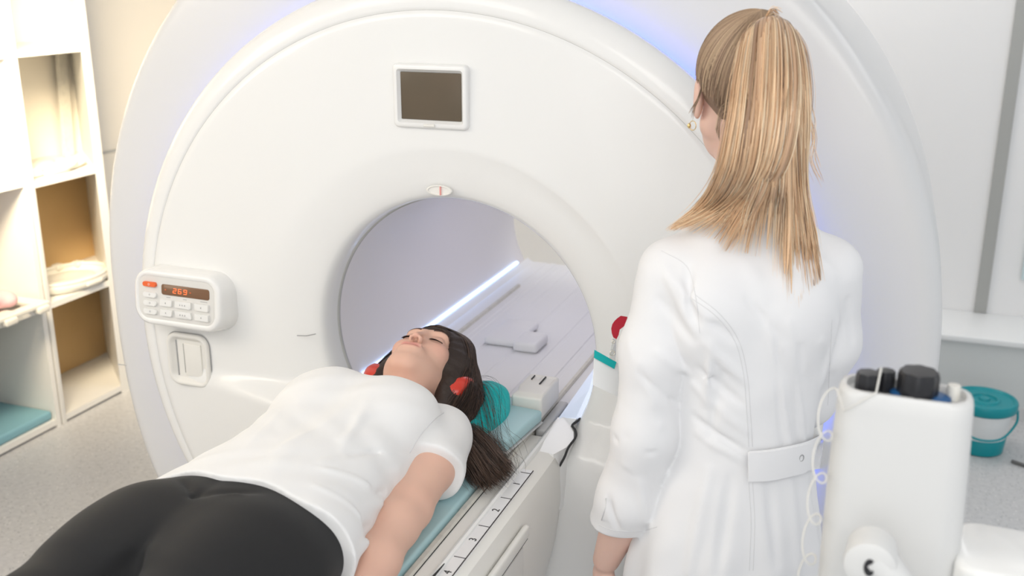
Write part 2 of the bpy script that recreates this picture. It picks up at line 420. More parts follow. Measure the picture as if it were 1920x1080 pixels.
# fine parting line round the cover
sp(tube('parting_line', [(-.03+.790*math.cos(a), .0045+float(base_bump(-.03+.79*math.cos(a), .938+.79*math.sin(a))), .938+.790*math.sin(a)) for a in np.linspace(0, 2*math.pi, 240, endpoint=False)], .0006, 'seam', n=5, closed=True))
def housing():
    def sil(a, k):        # outline of the outer housing: round above, straighter sides below
        c, s = math.cos(a), math.sin(a); n = 2.05 if s > 0 else 2.77
        r = (abs(c)**n+abs(s)**n)**(-1/n)
        return c*r*1.052*k-.030, 1+s*r*1.05*k
    prof = [(.73, .130), (.812, .130), (.86, .130), (.93, .134), (.955, .135), (.965, .136), (.975, .139), (.985, .146), (.993, .158), (.998, .175), (1.0, .20), (1.002, .24), (1.004, .40), (1.0, .8), (.985, 1.15), (.96, 1.27), (.90, 1.31), (.70, 1.315)]
    N = 240; V = []
    for k, y in prof:
        for j in range(N):
            x, z = sil(2*math.pi*j/N, k); V.append((x, y, max(z, .004)))
    F = np.array([(i*N+j, i*N+(j+1) % N, (i+1)*N+(j+1) % N, (i+1)*N+j) for i in range(len(prof)-1) for j in range(N)])
    return mesh('outer_housing', V, F, 'housing')
sp(housing())
# seam across the left side of the housing
sp(tube('housing_seam', [on_y(222, 683, .139), on_y(238, 685, .139), on_y(258, 687, .139)], .0015, 'seam', n=5))
# blue glow ring hidden behind the cover edge
sp(tube('blue_light_ring', [(-.033+.829*math.cos(a), .114, .952+.829*math.sin(a)) for a in np.linspace(0, 2*math.pi, 180, endpoint=False)], .007, 'led', n=8, closed=True))
# bore
def lathe(name, prof, m, N=200, z0=1.0, x0=0, flip=False):
    V = [(x0+r*math.cos(2*math.pi*j/N), y, z0+r*math.sin(2*math.pi*j/N)) for r, y in prof for j in range(N)]
    F = np.array([(i*N+j, i*N+(j+1) % N, (i+1)*N+(j+1) % N, (i+1)*N+j) for i in range(len(prof)-1) for j in range(N)])
    return mesh(name, V, F[:, ::-1] if flip else F, m)
sp(lathe('bore_tunnel', [(.3275, .075), (.324, .10), (.321, .14), (.320, .3), (.320, 1.24), (.325, 1.28), (.345, 1.31), (.45, 1.325), (.74, 1.32)], 'tunnel'))
sp(lathe('bore_rim', [(.3285, .070), (.3255, .071), (.3255, .079), (.3285, .080)], 'seam'))
deck = []
prof = [(-.283, .842), (-.276, .848), (-.268, .842)]
for x in np.arange(-.255, .26, .017):
    i = int(round((x+.255)/.017)); deep = .0018 if i in (3, 5, 6, 9, 14, 20, 24) else 0
    prof += [(x, .836-deep), (x+.012, .836-deep), (x+.0145, .836)]
prof += [(.268, .842), (.276, .848), (.283, .842), (.283, .80), (-.283, .80)]
sp(loft('bore_deck', [[(x, y, z) for x, z in prof] for y in (.14, 1.29)], 'deck', ang=20))
sp(box('side_light', (-.2865, .10, .850), (-.276, 1.20, .859), 'strip', bev=.003, rot=Euler((0, .55, 0)).to_matrix()))
# clip seen deep on the deck
p = on_z(960, 625, .845); sp(box('deck_clip', (p[0]-.05, p[1]-.09, .836), (p[0]+.05, p[1]+.09, .858), 'deck', bev=.01))
p = on_z(995, 645, .845); sp(box('deck_clip', (p[0]-.035, p[1]-.05, .836), (p[0]+.035, p[1]+.05, .865), 'deck', bev=.01))
# hairline joint left of the bore
sp(tube('bore_joint', [on_y(557, 629, -.011), on_y(575, 629.5, -.009), on_y(592, 626, -.003)], .0012, 'print', n=5))
# positioning laser window
c = on_y(823, 358, -.005)
lw = []
for k, dy in ((1, -.001), (.93, -.004), (.84, -.0045), (.78, -.001), (.5, .004), (.05, .006)):
    lw.append([(c[0]+.031*k*math.cos(a), .002+dy-.004, c[2]+.0125*k*math.sin(a)*(1 if math.sin(a) > 0 else .9)) for a in np.linspace(0, 2*math.pi, 40, endpoint=False)])
lz = sp(loft('laser_window', lw, 'plastic2'))
o = box('laser_slit', (c[0]+.002, -.0065, c[2]-.009), (c[0]+.0045, -.0025, c[2]+.010), mat('red_laser_slit', (.85, .35, .32), .3), bev=.0005)
o.parent = lz

# monitor on the face
def bezel(name, c, w, h, r, y0, y1, win, m, depth, ang=0, tilt=0, parent=None, slope=.014):
    """rounded frame round a recessed window; lies in an x-z plane"""
    R = Euler((0, 0, ang)).to_matrix()
    def ring(ww, hh, rr, y): return [tuple(R @ Vector((px, y, pz))+Vector((c[0], 0, c[2]))) for px, pz in rrect(ww, hh, rr)]
    rings = [ring(w, h, r, y1), ring(w, h, r, y0+.006), ring(w-.004, h-.004, r-.002, y0+.002), ring(w-.010, h-.010, r-.004, y0),
             ring(win[0]+slope, win[1]+slope, .006, y0), ring(win[0]+slope-.002, win[1]+slope-.002, .005, y0+.002), ring(win[0], win[1], .003, y0+depth)]
    o = loft(name, rings, m, parent, caps=False, ang=35); return o
cm = on_y(808, 181, -.012); mw, mh = .172, .134
mon = sp(empty('monitor', (cm[0], 0, cm[2])))
def mk(o, par, q=None): o.parent = par; o.matrix_parent_inverse = (Matrix.Translation(-par.location)) ; return o
o = bezel('monitor_frame', (cm[0], 0, cm[2]), mw, mh, .011, -.020, .004, (.136, .097), 'plastic', .010); mk(o, mon)
box_s = box('screen', (cm[0]-.069, -.0135, cm[2]-.049), (cm[0]+.069, -.004, cm[2]+.049), 'screen', bev=.001); mk(box_s, mon)
o = box('monitor_button', (cm[0]-.014, -.024, cm[2]-.0625), (cm[0]+.012, -.018, cm[2]-.0565), 'plastic2', bev=.002); mk(o, mon)

# control panel: a deep rounded box with a grey key field
pc = Vector((-0.6909, -.004, 1.0410)); pr = Euler((math.radians(-4), 0, math.radians(-1))).to_matrix()
pan = empty('control_panel', pc); pan.rotation_euler = Euler((math.radians(-6), 0, math.radians(-1))); sp(pan)
def pp(o): o.parent = pan; return o
def pring(w, h, r, y, dx=0, dz=0): return [(px+dx, y, pz+dz) for px, pz in rrect(w, h, r, 8)]
pp(loft('panel_case', [pring(.264, .148, .05, .030, .004), pring(.264, .148, .05, .0, .004), pring(.260, .144, .05, -.030, .003), pring(.256, .140, .048, -.046, .002), pring(.252, .134, .044, -.055, .001), pring(.238, .122, .036, -.058, -.001), pring(.224, .108, .027, -.057, -.002), pring(.219, .104, .025, -.0545, -.002)], 'plastic', caps=False, ang=60))
pp(loft('key_field', [pring(.222, .106, .026, -.052, -.002), pring(.220, .104, .025, -.056, -.002)], 'panelface'))
def pk(x0, x1, z0, z1): return (x0, -.0600, z0), (x1, -.0555, z1)   # panel coordinates, metres from the middle
W2, H2 = .110, .052
def uv(u, v): return -W2+u*2*W2-.002, H2-v*2*H2
def key(name, u0, u1, v0, v1, m, skew=0, r=.003, dep=.0605, parent=None):
    x0, z0 = uv(u0, v1); x1, z1 = uv(u1, v0); cx, cz = (x0+x1)/2, (z0+z1)/2
    ring = lambda k, y: [(cx+px*k+skew*(pz/(z1-z0)), y, cz+pz*k) for px, pz in rrect(x1-x0, z1-z0, r, 6)]
    o = loft(name, [ring(1, -.055), ring(1, -dep+.0012), ring(.93, -dep)], m); o.parent = parent or pan; return o
dsp = key('display', .31, .945, .15, .40, 'display', r=.006, dep=.058)
def seg(x, z, s, on, name='digit'):
    """seven segment figure as one mesh"""
    h = .0058*s; wd = .0046*s; t = .0007*s; sh = .12; V = []; F = []
    S = {'a': (-wd, wd, h*2-t, h*2+t), 'g': (-wd, wd, h-t, h+t), 'd': (-wd, wd, -t, t), 'f': (-wd-t, -wd+t, h, 2*h), 'b': (wd-t, wd+t, h, 2*h), 'e': (-wd-t, -wd+t, 0, h), 'c': (wd-t, wd+t, 0, h)}
    for q in on:
        a, b, c_, d_ = S[q]; n0 = len(V)
        for y in (-.0584, -.0578):
            for px, pz in ((a, c_), (b, c_), (b, d_), (a, d_)): V.append((x+px+sh*pz, y, z-h+pz))
        F += [(n0, n0+1, n0+2, n0+3), (n0+4, n0+7, n0+6, n0+5), (n0, n0+4, n0+5, n0+1), (n0+1, n0+5, n0+6, n0+2), (n0+2, n0+6, n0+7, n0+3), (n0+3, n0+7, n0+4, n0)]
    o = mesh(name, V, F, 'digits', dsp, smooth=False); return o
for u, on in ((.49, 'abged'), (.558, 'afgedc'), (.63, 'afgbcd')):
    x, z = uv(u, .275); seg(x, z, .92, on)
for u in (.37, .70):
    x, z = uv(u, .275); o = box('indicator_dot', (x-.002, -.0585, z-.0012), (x+.002, -.0577, z+.0012), 'orange', bev=.0004); o.parent = dsp
b0 = key('stop_button', .07, .25, .13, .245, 'orange', r=.0055, dep=.0625)
x, z = uv(.16, .187); o = tube('button_symbol', [(x+.0022*math.cos(a), -.0627, z+.0022*math.sin(a)) for a in np.linspace(0, 2*math.pi, 14, endpoint=False)], .0005, 'button', b0, n=4, closed=True)
for i, v in enumerate((.37, .57, .77)):
    b = key('oval_button', .07, .25, v, v+.13, 'button', r=.0065, dep=.062)
    x, z = uv(.165, v+.06); s = ['+', 'o', 'x'][i]
    P3 = [(x-.002, -.0623, z), (x, -.0623, z+.0022), (x+.002, -.0623, z), (x, -.0623, z-.0022)]
    tube('button_symbol', P3, .0004, 'print', b, n=4, closed=True)
for r_, v in enumerate((.50, .735)):
    for c_, (u0, u1, sk) in enumerate(((.30, .46, .003), (.50, .71, -.003 if r_ else .002), (.76, .94, 0))):
        b = key('white_button', u0, u1, v, v+.165, 'button', skew=sk, r=.0025, dep=.0625)
        x, z = uv((u0+u1)/2, v+.085)
        for dx in ([0], [-.007, 0, .007], [0])[c_]:
            o = box('button_symbol', (x+dx-.0011, -.0629, z-.0018), (x+dx+.0011, -.0624, z+.0018), 'print', bev=.0003); o.parent = b
for u, wd in ((.40, .012), (.62, .010), (.87, .02)):
    x, z = uv(u, .455); o = box('key_caption', (x-wd/2, -.0565, z-.0005), (x+wd/2, -.0559, z+.0006), 'print', bev=0); o.parent = pan

# recessed grip below the panel
gc = on_y(358, 673, -.004)
grip = sp(empty('grip_recess', (gc[0], 0, gc[2])))
def gr(w_, h_, r_, y, dx=0, dz=0): return [(gc[0]+px+dx, y+float(base_bump(gc[0], gc[2]))*.0, gc[2]+pz+dz) for px, pz in rrect(w_, h_, r_, 8)]
mk(loft('grip_frame', [gr(.124, .138, .030, .006), gr(.124, .138, .030, -.014), gr(.118, .132, .028, -.0175), gr(.106, .120, .024, -.0175), gr(.100, .114, .022, -.013), gr(.086, .098, .008, -.005, .004, .0)], 'plastic2', caps=False, ang=60), grip)
mk(loft('grip_panel', [gr(.088, .10, .006, .0, .004), gr(.086, .098, .006, -.0065, .004)], 'plastic2'), grip)
mk(tube('grip_outline', gr(.1265, .1405, .031, -.0085), .0011, 'print', n=4, closed=True), grip)
mk(box('grip_slot', (gc[0]-.039, -.0085, gc[2]-.047), (gc[0]-.0365, -.006, gc[2]+.047), 'print', bev=.0005), grip)
mk(box('grip_slot', (gc[0]-.018, -.0082, gc[2]-.038), (gc[0]-.0165, -.006, gc[2]+.040), 'seam', bev=.0004), grip)
mk(box('grip_latch', (gc[0]-.014, -.0105, gc[2]-.044), (gc[0]+.036, -.006, gc[2]+.042), 'plastic2', bev=.003), grip)

# docking cover where the table meets the bore, lip plate beside it with its bluish reflection put in as glow
Z0 = .845
dock = sp(loft('docking_cover', [[(x, y, z-dz) for x, y, z in
   ((.245, -.115, .835), (.285, -.12, .835), (.302, -.085, .838), (.306, -.045, .842), (.298, -.02, .846), (.286, -.005, .85), (.292, .025, .858), (.262, .03, .858), (.245, .03, .85))] for dz in (0, .004, .125, .14)], 'plastic', ang=50))
gp = [(.302, .045, .868), (.296, .022, .855), (.290, -.004, .853), (.302, -.020, .849), (.310, -.044, .845), (.3065, -.085, .838), tuple(on_y(1058, 858, -.1)), tuple(on_y(1046, 878, -.1)), tuple(on_y(1031, 896, -.1))]
sp(tube('docking_gap', spline(gp, 30), .0028, 'dark', n=6))
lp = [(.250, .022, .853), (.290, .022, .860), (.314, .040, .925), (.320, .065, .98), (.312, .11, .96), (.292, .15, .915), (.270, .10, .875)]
sp(loft('glow_plate', [[(x, y, z) for x, y, z in lp], [(x+.008, y+.004, z-.006) for x, y, z in lp]], 'lens', ang=30))
sp(loft('sensor_dimple', [[(.375+.010*k*math.cos(a), -.045+.007*k*math.sin(a), float(.8335+dz)) for a in np.linspace(0, 2*math.pi, 20, endpoint=False)] for k, dz in ((1, -.004), (1, .002), (.6, .0028))], 'greyl'))
sp(tube('base_joint', [on_y(975, 1064, -.092), on_y(1000, 1069, -.092), on_y(1060, 1081, -.092), on_y(1140, 1098, -.092)], .0012, 'print', n=4))

# ------------------------------------------------------------------ patient table
table = empty('patient_table', (0, -1.0, 0)); tag(table, 'long white and grey patient table with a numbered scale along its side', 'table')
def tp(o): return kid(o, table)
Y0, Y1 = -2.15, -.05
def extr(name, prof, y0, y1, m): return tp(loft(name, [[(x, y, z) for x, z in prof] for y in (y0, y1)], m, ang=30))
extr('mattress_tray', [(-.210, .818), (.210, .818), (.210, .838), (.207, .842), (.199, .842), (.196, .832), (-.196, .832), (-.199, .842), (-.207, .842), (-.210, .838)], -2.12, 1.0, 'beige')
tp(box('tray_slit', (.2101, -1.9, .8360), (.2110, -.28, .8375), 'dark', bev=0))
extr('slide_channel', [(-.242, .79), (.242, .79), (.242, .836), (.237, .830), (.233, .824), (.230, .820), (.216, .817), (-.216, .817), (-.230, .820), (-.233, .824), (-.237, .830), (-.242, .836)], -2.13, .14, 'grey')
for s in (-1, 1):
    pr_ = [(.237, .80), (.2515, .80), (.2515, .838), (.2490, .8430), (.2445, .8450), (.240, .8430), (.237, .838)]
    extr('slide_rail', [(s*x, z) for x, z in pr_], -2.13, .03, 'plastic')
rul = extr('ruler', [(.2495, .80), (.274, .80), (.274, .8395), (.2730, .8405), (.2505, .8405)], -2.10, -.215, 'ruler')
def rp(o): o.parent = rul; return o
for i in range(8):
    y = -.230-.1115*i
    rp(box('ruler_tick', (.2520, y-.0006, .8402), (.2730, y+.0006, .8412), 'ink', bev=0))
    if i < 7: rp(text('ruler_number', str(i), .020, (.262, y+.062, .8408), (0, 0, math.radians(90)), 'ink')) if i else None
rp(box('ruler_edge', (.2730, -2.1, .8390), (.2740, -.215, .8412), 'ink', bev=0))
tp(box('rail_end', (.213, -.03, .820), (.2365, .14, .8435), 'greyl', bev=.006))
# lower body of the table: hull that narrows downwards and rounds off at the scanner end
def hull():
    rings = []
    for k in range(11):
        a = k/10*math.pi/2; y = -.20+.155*math.sin(a); s = .12+.88*math.cos(a)**.55 if k < 10 else .10
        rings.append((y, s))
    rings = [(Y0, 1), (-1.2, 1), (-.5, 1)]+rings; out = []
    for y, s in rings:
        top = .832; R = []
        side = [(.288, .826), (.296, .80), (.300, .72), (.292, .62), (.272, .52), (.235, .43), (.17, .36), (.08, .33)]
        for x, z in [(.2745, .835)]+side: R.append((x-(1-s)*.10*((top-z)/.5+.12), y, top-(top-z)*(.75+.25*s)))
        R = R+[(-x, yy, z) for x, yy, z in R[::-1]]; out.append(R)
    return loft('side_cover', out, 'plastic2', ang=35)
hl = tp(hull())
tp(box('table_column', (-.14, -1.75, .0), (.14, -.55, .36), 'plastic2', bev=.03, seg=5))
tp(box('table_foot', (-.24, -1.85, .0), (.24, -.45, .09), 'greyl', bev=.02))
tp(box('grip_rail', (.300, -1.6, .770), (.313, -.345, .796), 'plastic2', bev=.005))
tp(box('rail_gap', (.299, -1.6, .764), (.309, -.345, .7695), 'dark', bev=.001))
tp(box('inset_panel', (.2985, -1.5, .60), (.3065, -.36, .755), 'panelface', bev=.015))
tp(tube('table_strap', [(.240, -2.0, .835), (.244, -1.0, .842), (.2475, -.66, .8455), (.2495, -.60, .846)], [.012, .008, .003, .001], 'dark', n=6))

mt = box('mattress', (-.194, -2.08, .8325), (.194, .10, .852), 'paleblue', bev=.006)
tag(mt, 'thin pale blue mattress lying on the table under the patient', 'mattress')

# soft lamp in the ceiling of the bore
l = bpy.data.lights.new('bore_light', 'AREA'); l.shape = 'RECTANGLE'; l.size = .16; l.size_y = .7; l.energy = .9; l.color = (.92, .90, 1)
lo = bpy.data.objects.new('bore_light', l); COL.objects.link(lo); lo.location = (.05, .75, 1.305)
# ------------------------------------------------------------------ shelving on the left
SX = -2.245
def shelf_unit(y0, y1, y1b, zs, label, backs):
    t = empty('shelf_unit', (SX-.2, (y0+y1)/2, 0)); tag(t, label, 'shelf', 'white shelf units')
    k = lambda o: kid(o, t)
    XB = SX-.37
    k(box('side_panel', (XB, y0, 0), (SX, y0+.022, 2.1), 'white', bev=.002))
    # far side splays outwards to the back
    e_ = .03 if y1b > y1 else 0; q = [(SX, y1-.022), (SX, y1+e_), (XB, y1b+e_), (XB, y1b-(0 if e_ else .022))]
    k(loft('side_panel', [[(x, y, z) for x, y in q] for z in (0, 2.1)], 'white', ang=20))
    for i, z in enumerate(zs):
        q = [(SX-.002, y0+.022), (SX-.002, y1-.02), (XB+.012, y1b-.002), (XB+.012, y0+.022)]
        k(loft('shelf_board', [[(x, y, zz) for x, y in q] for zz in (z-.024, z)], 'white', ang=20))
    k(box('plinth', (SX-.03, y0+.022, 0), (SX-.02, y1-.02, zs[0]-.02), 'greyl', bev=0))
    Z = list(zs)+[2.1]
    for i, m in enumerate(backs):
        k(box('back_panel', (XB, y0+.022, Z[i]), (XB+.010, y1b, Z[i+1]-.024), m, bev=0))
    return t
shelf_unit(1.055, 1.43, 1.74, (.035, .525, 1.02, 1.52), 'white shelf unit beside the scanner with golden back boards', ('golden', 'golden', 'wallwarm', 'wallwarm'))
shelf_unit(.62, 1.045, 1.045, (.035, .525, 1.035, 1.52), 'white shelf unit at the left edge holding a blue mat', ('white', 'white', 'white', 'white'))
shelf_unit(.19, .612, .612, (.035, .525, 1.035, 1.52), 'white shelf unit cut off by the left edge of the photo', ('white', 'white', 'white', 'white'))

# leaning plank seen in the top bay
kx = SX-.33
o = loft('board', [[(kx+dx, 1.58+dy+s, z) for dx, dy in ((0, 0), (.02, 0), (.02, .05), (0, .05))] for z, s in ((1.022, 0), (1.49, .03))], 'beige', ang=20)
tag(o, 'narrow beige board standing upright in the shelf bay above the papers', 'board')
# ivory coil parts on the shelves
def ring_coil(name, c, rx, ry, z, label, cat, tilt=.10):
    t = empty(name, (c[0], c[1], z)); tag(t, label, cat)
    def el(k, zz, n=48): return [(c[0]+rx*k*math.cos(a), c[1]+ry*k*math.sin(a), z+zz) for a in np.linspace(0, 2*math.pi, n, endpoint=False)]
    kid(loft('shell', [el(.90, .001), el(.98, .012), el(1, .03), el(.96, .04), el(.88, .036), el(.84, .02), el(.7, .016), el(.62, .03), el(.5, .036), el(.3, .03), el(.05, .028)], 'coil', ang=50), t)
    kid(tube('rim', el(.93, .043), .009, 'coil', n=8, closed=True), t)
    kid(box('latch', (c[0]+rx*.80, c[1]-.04, z+.012), (c[0]+rx*1.02, c[1]+.05, z+.03), 'coil', bev=.006), t)
    for i in range(3):
        a = 2.2+i*.5; kid(box('lug', (c[0]+rx*.95*math.cos(a)-.02, c[1]+ry*.95*math.sin(a)-.02, z+.03), (c[0]+rx*.95*math.cos(a)+.02, c[1]+ry*.95*math.sin(a)+.02, z+.055), 'coil', bev=.006), t)
    return t
ring_coil('head_coil', (SX-.13, 1.31), .145, .20, .526, 'round ivory coil shell lying on the middle shelf of the golden bay', 'coil')
# items on the z=1.02 shelf
t = empty('receiver_coil', (SX-.15, 1.25, 1.021)); tag(t, 'crumpled ivory surface coil with straps on the shelf above the golden bay', 'coil')
kid(loft('pad', [[(SX-.17+.12*k*math.cos(a), 1.36+.14*k*math.sin(a), 1.022+dz+.006*math.sin(3*a)) for a in np.linspace(0, 2*math.pi, 36, endpoint=False)] for k, dz in ((.95, .002), (1, .012), (.95, .022), (.6, .028), (.1, .026))], 'coil', ang=60), t)
kid(box('connector', (SX-.13, 1.12, 1.022), (SX-.05, 1.18, 1.062), 'coil', bev=.012), t)
kid(tube('strap', spline([(SX-.10, 1.14, 1.045), (SX-.06, 1.2, 1.03), (SX-.03, 1.28, 1.04), (SX-.06, 1.37, 1.05), (SX-.15, 1.42, 1.055)], 24), .009, 'coil'), t)
# on the left unit
o = box('carton', (SX-.23, .74, 1.0355), (SX-.012, .99, 1.105), 'coil', bev=.008); tag(o, 'ivory box lying on the left unit shelf at the photo edge', 'box')
o = sculpt('towel', lambda P: smin(ell(P, (SX-.06, .80, .615), (.09, .085, .045)), ell(P, (SX-.03, .855, .600), (.07, .060, .032)), .02)+.004*np.sin(P[1]*60+P[0]*30).astype(f32),
   axis((SX-.19, .008), SX+.08), axis((.68, .008), .96), axis((.56, .008), .68), 'pink')
tag(o, 'folded pink cloth on the ivory coil frame at the left edge', 'cloth')
# ladder-like coil frame sticking out of the middle bay
t = empty('spine_coil', (SX+.03, .85, .527)); tag(t, 'flat ivory coil frame with square openings projecting from the left unit', 'coil')
def frame_plate(x0, x1, y0, y1, z, holes):
    bm = bmesh.new(); xs = sorted({x0, x1}|{h[i] for h in holes for i in (0, 1)}); ys = sorted({y0, y1}|{h[i] for h in holes for i in (2, 3)})
    vs = {}
    def v(i, j): return vs.setdefault((i, j), bm.verts.new((xs[i], ys[j], z)))
    for i in range(len(xs)-1):
        for j in range(len(ys)-1):
            mx, my = (xs[i]+xs[i+1])/2, (ys[j]+ys[j+1])/2
            if any(h[0] < mx < h[1] and h[2] < my < h[3] for h in holes): continue
            bm.faces.new((v(i, j), v(i+1, j), v(i+1, j+1), v(i, j+1)))
    me = bpy.data.meshes.new('plate'); bm.to_mesh(me); bm.free(); me.materials.append(M['coil'])
    o = bpy.data.objects.new('plate', me); COL.objects.link(o)
    s = o.modifiers.new('s', 'SOLIDIFY'); s.thickness = .02; s.offset = 1; b = o.modifiers.new('b', 'BEVEL'); b.width = .006; b.segments = 3
    return o
kid(frame_plate(SX-.10, SX+.075, .62, 1.00, .548, [(SX-.05, SX+.035, .68, .77), (SX-.05, SX+.035, .85, .94)]), t)
for yy in (.66, .80, .96): kid(box('lug', (SX+.05, yy-.03, .528), (SX+.085, yy+.03, .556), 'coil', bev=.008), t)
kid(box('base_rail', (SX-.10, .63, .526), (SX-.06, .99, .549), 'coil', bev=.004), t)
kid(box('base_rail', (SX-.02, .655, .526), (SX-.004, .99, .549), 'coil', bev=.004), t)
o = box('mat', (SX-.345, .645, .0355), (SX-.015, 1.02, .075), 'bluemat', bev=.012); tag(o, 'blue foam mat in the lowest bay of the left unit', 'mat')

# ------------------------------------------------------------------ bucket and its surroundings
bx, by = 1.315, 2.15
bk = empty('bucket', (bx, by, 0)); tag(bk, 'small white bucket with teal lid standing on the floor by the back wall', 'bucket')
def rings_z(P, x0=bx, y0=by, n=48): return [[(x0+r*math.cos(a), y0+r*math.sin(a), z) for a in np.linspace(0, 2*math.pi, n, endpoint=False)] for r, z in P]
kid(loft('tub', rings_z([(.080, .002), (.088, .01), (.108, .19), (.110, .20)]), M['ledge'], ang=50), bk)
kid(loft('foot_band', rings_z([(.083, .001), (.091, .004), (.097, .062), (.094, .066)]), 'tealplastic', ang=50), bk)
kid(loft('lid', rings_z([(.112, .172), (.120, .178), (.123, .185), (.123, .207), (.118, .215), (.110, .2155), (.104, .209), (.060, .207), (.055, .213), (.046, .214), (.042, .206), (.022, .206), (.018, .214), (.001, .215)]), 'tealplastic', ang=35), bk)
kid(tube('handle', spline([(bx-.121, by-.02, .18), (bx-.115, by-.09, .135), (bx-.03, by-.135, .095), (bx+.06, by-.125, .10), (bx+.115, by-.06, .145), (bx+.122, by-.01, .18)], 30), .0045, 'tealplastic'), bk)
o = tube('cable', spline([(1.43, 2.05, .008), (1.55, 2.0, .008), (1.75, 2.02, .008), (2.2, 1.9, .008)], 24), .007, 'cablegrey'); tag(o, 'dark grey cable on the floor running right from the bucket', 'cable')

# ------------------------------------------------------------------ injector post in the right foreground
T = 1.13
def at_inj(u, v, dt=0): return at(u, v, T+dt)
pl, prr, pb = at_inj(1568, 790), at_inj(1806, 780), at_inj(1826, 1078)
ic = at_inj(1690, 800, .06); wx = .073
inj = empty('injector', (ic[0], ic[1], 0)); tag(inj, 'white rounded injector column with black knobs in the right foreground', 'medical equipment')
az = math.atan2(-(ic[0]-CAM[0]), ic[1]-CAM[1])
RZ = Euler((0, 0, az)).to_matrix()
def il(x, y, z): return tuple(Vector((ic[0], ic[1], 0))+RZ @ Vector((x, y, z)))
zt = float(at_inj(1690, 757)[2])-.012
print('injector top', zt, ic)
def isec(w, d, r, z, dx=0): return [il(px+dx, py, z) for px, py in rrect(w, d, r, 8)]
kid(loft('column', [isec(.160, .085, .03, .35, .006), isec(.158, .082, .03, .9, .005), isec(.152, .074, .028, zt-.10, .001), isec(.146, .068, .026, zt-.010, 0), isec(.144, .066, .025, zt+.004), isec(.138, .060, .024, zt+.010), isec(.128, .050, .02, zt+.010), isec(.124, .046, .018, zt+.002), isec(.10, .03, .012, zt+.001)], 'postpaint', ang=60), inj)
kid(loft('column_seam', [isec(.002, .003, .0009, z, -.028) for z in (.9, zt-.03)], 'seam'), inj) if 0 else None
def knob(name, px, py, r, h, z, m='black', n=40, lobes=8):
    R = []
    for k, dz in ((.96, 0), (1, .002), (1, h-.006), (.92, h), (.5, h+.0005)):
        R.append([il(px+r*k*(1+(.05 if dz > 0 else 0)*math.cos(lobes*a))*math.cos(a), py+r*k*(1+.05*math.cos(lobes*a))*math.sin(a), z+dz) for a in np.linspace(0, 2*math.pi, n, endpoint=False)])
    return loft(name, R, m, ang=40)
kid(loft('collar', [[il(.016+.033*k*math.cos(a), -.004+.020*k*math.sin(a), zt+.001+dz) for a in np.linspace(0, 2*math.pi, 40, endpoint=False)] for k, dz in ((1, 0), (.98, .006), (.85, .008))], 'blue'), inj)
kid(knob('knob', .012, -.004, .0215, .028, zt+.007), inj)
kid(knob('knob', -.041, -.006, .0135, .024, zt+.002), inj)
kid(knob('knob', -.023, .008, .0105, .024, zt+.002), inj)
kid(knob('cap', .050, .006, .007, .018, zt+.002, 'coil', lobes=0), inj)
# elbow joint and arm in front
jc = Vector(at_inj(1632, 1052)); jr = .026
def disc(r, y): return [il(0, 0, 0) for _ in range(0)] or [tuple(Vector((jc.x, jc.y, jc.z))+RZ @ Vector((r*math.cos(a), y, r*math.sin(a)))) for a in np.linspace(0, 2*math.pi, 40, endpoint=False)]
kid(loft('elbow_joint', [disc(.027, .03), disc(.0285, -.006), disc(.027, -.012), disc(.022, -.014), disc(.010, -.0145)], 'postpaint', ang=50), inj)
kid(loft('elbow_socket', [disc(.0, 0) and [tuple(jc+RZ @ Vector((.0055*k*math.cos(a), y, .0095*k*math.sin(a)))) for a in np.linspace(0, 2*math.pi, 24, endpoint=False)] for k, y in ((1.2, -.0135), (1, -.016), (.7, -.0165), (.5, -.0155))], 'black'), inj)
kid(tube('arm', [jc+RZ @ Vector(p) for p in ((.004, .005, .004), (.03, .0, -.02), (.06, -.005, -.06), (.085, -.005, -.12))], [.022, .018, .016, .016], 'postpaint', n=16), inj)
# tray at bottom right
p = at_inj(1895, 1045, .06)
kid(loft('side_tray', [[tuple(Vector((p[0], p[1], 0))+RZ @ Vector((px, py, float(p[2])+z))) for px, py in rrect(.12*k, .12*k, .025)] for k, z in ((1, -.05), (1, 0), (.97, .006), (.9, .008))], 'plastic', ang=60), inj)
kid(tube('side_bracket', [il(.04, .0, p[2]-.04), tuple(Vector(p)+Vector((0, 0, -.04)))], .012, 'plastic'), inj)
kid(box('base', (ic[0]-.25, ic[1]-.2, 0), (ic[0]+.25, ic[1]+.2, .05), 'greyl', bev=.02), inj)
kid(loft('stand_pole', [[il(.022*math.cos(a), .022*math.sin(a), z) for a in np.linspace(0, 2*math.pi, 20, endpoint=False)] for z in (.04, .40)], 'greyl'), inj)
# coiled tube down its left side
cp = []
zA, zB = float(at_inj(1570, 775)[2]), float(at_inj(1570, 1100)[2])-.1
n = 300
for i in range(n):
    s = i/(n-1); z = zA+(zB-zA)*s; a = s*2*math.pi*5.2+.6
    cp.append(il(-.080-.008*s+.009*math.cos(a), -.036+.012*math.sin(a), z+.012*math.sin(a)))
o = tube('coiled_tube', [il(-.028, -.024, zt+.040), il(-.030, -.040, zt+.016), il(-.045, -.044, zt+.004), il(-.062, -.044, zt-.010)]+cp, .0012, 'cable', n=6)
tag(o, 'thin white coiled tube hanging down the left side of the injector', 'tube')
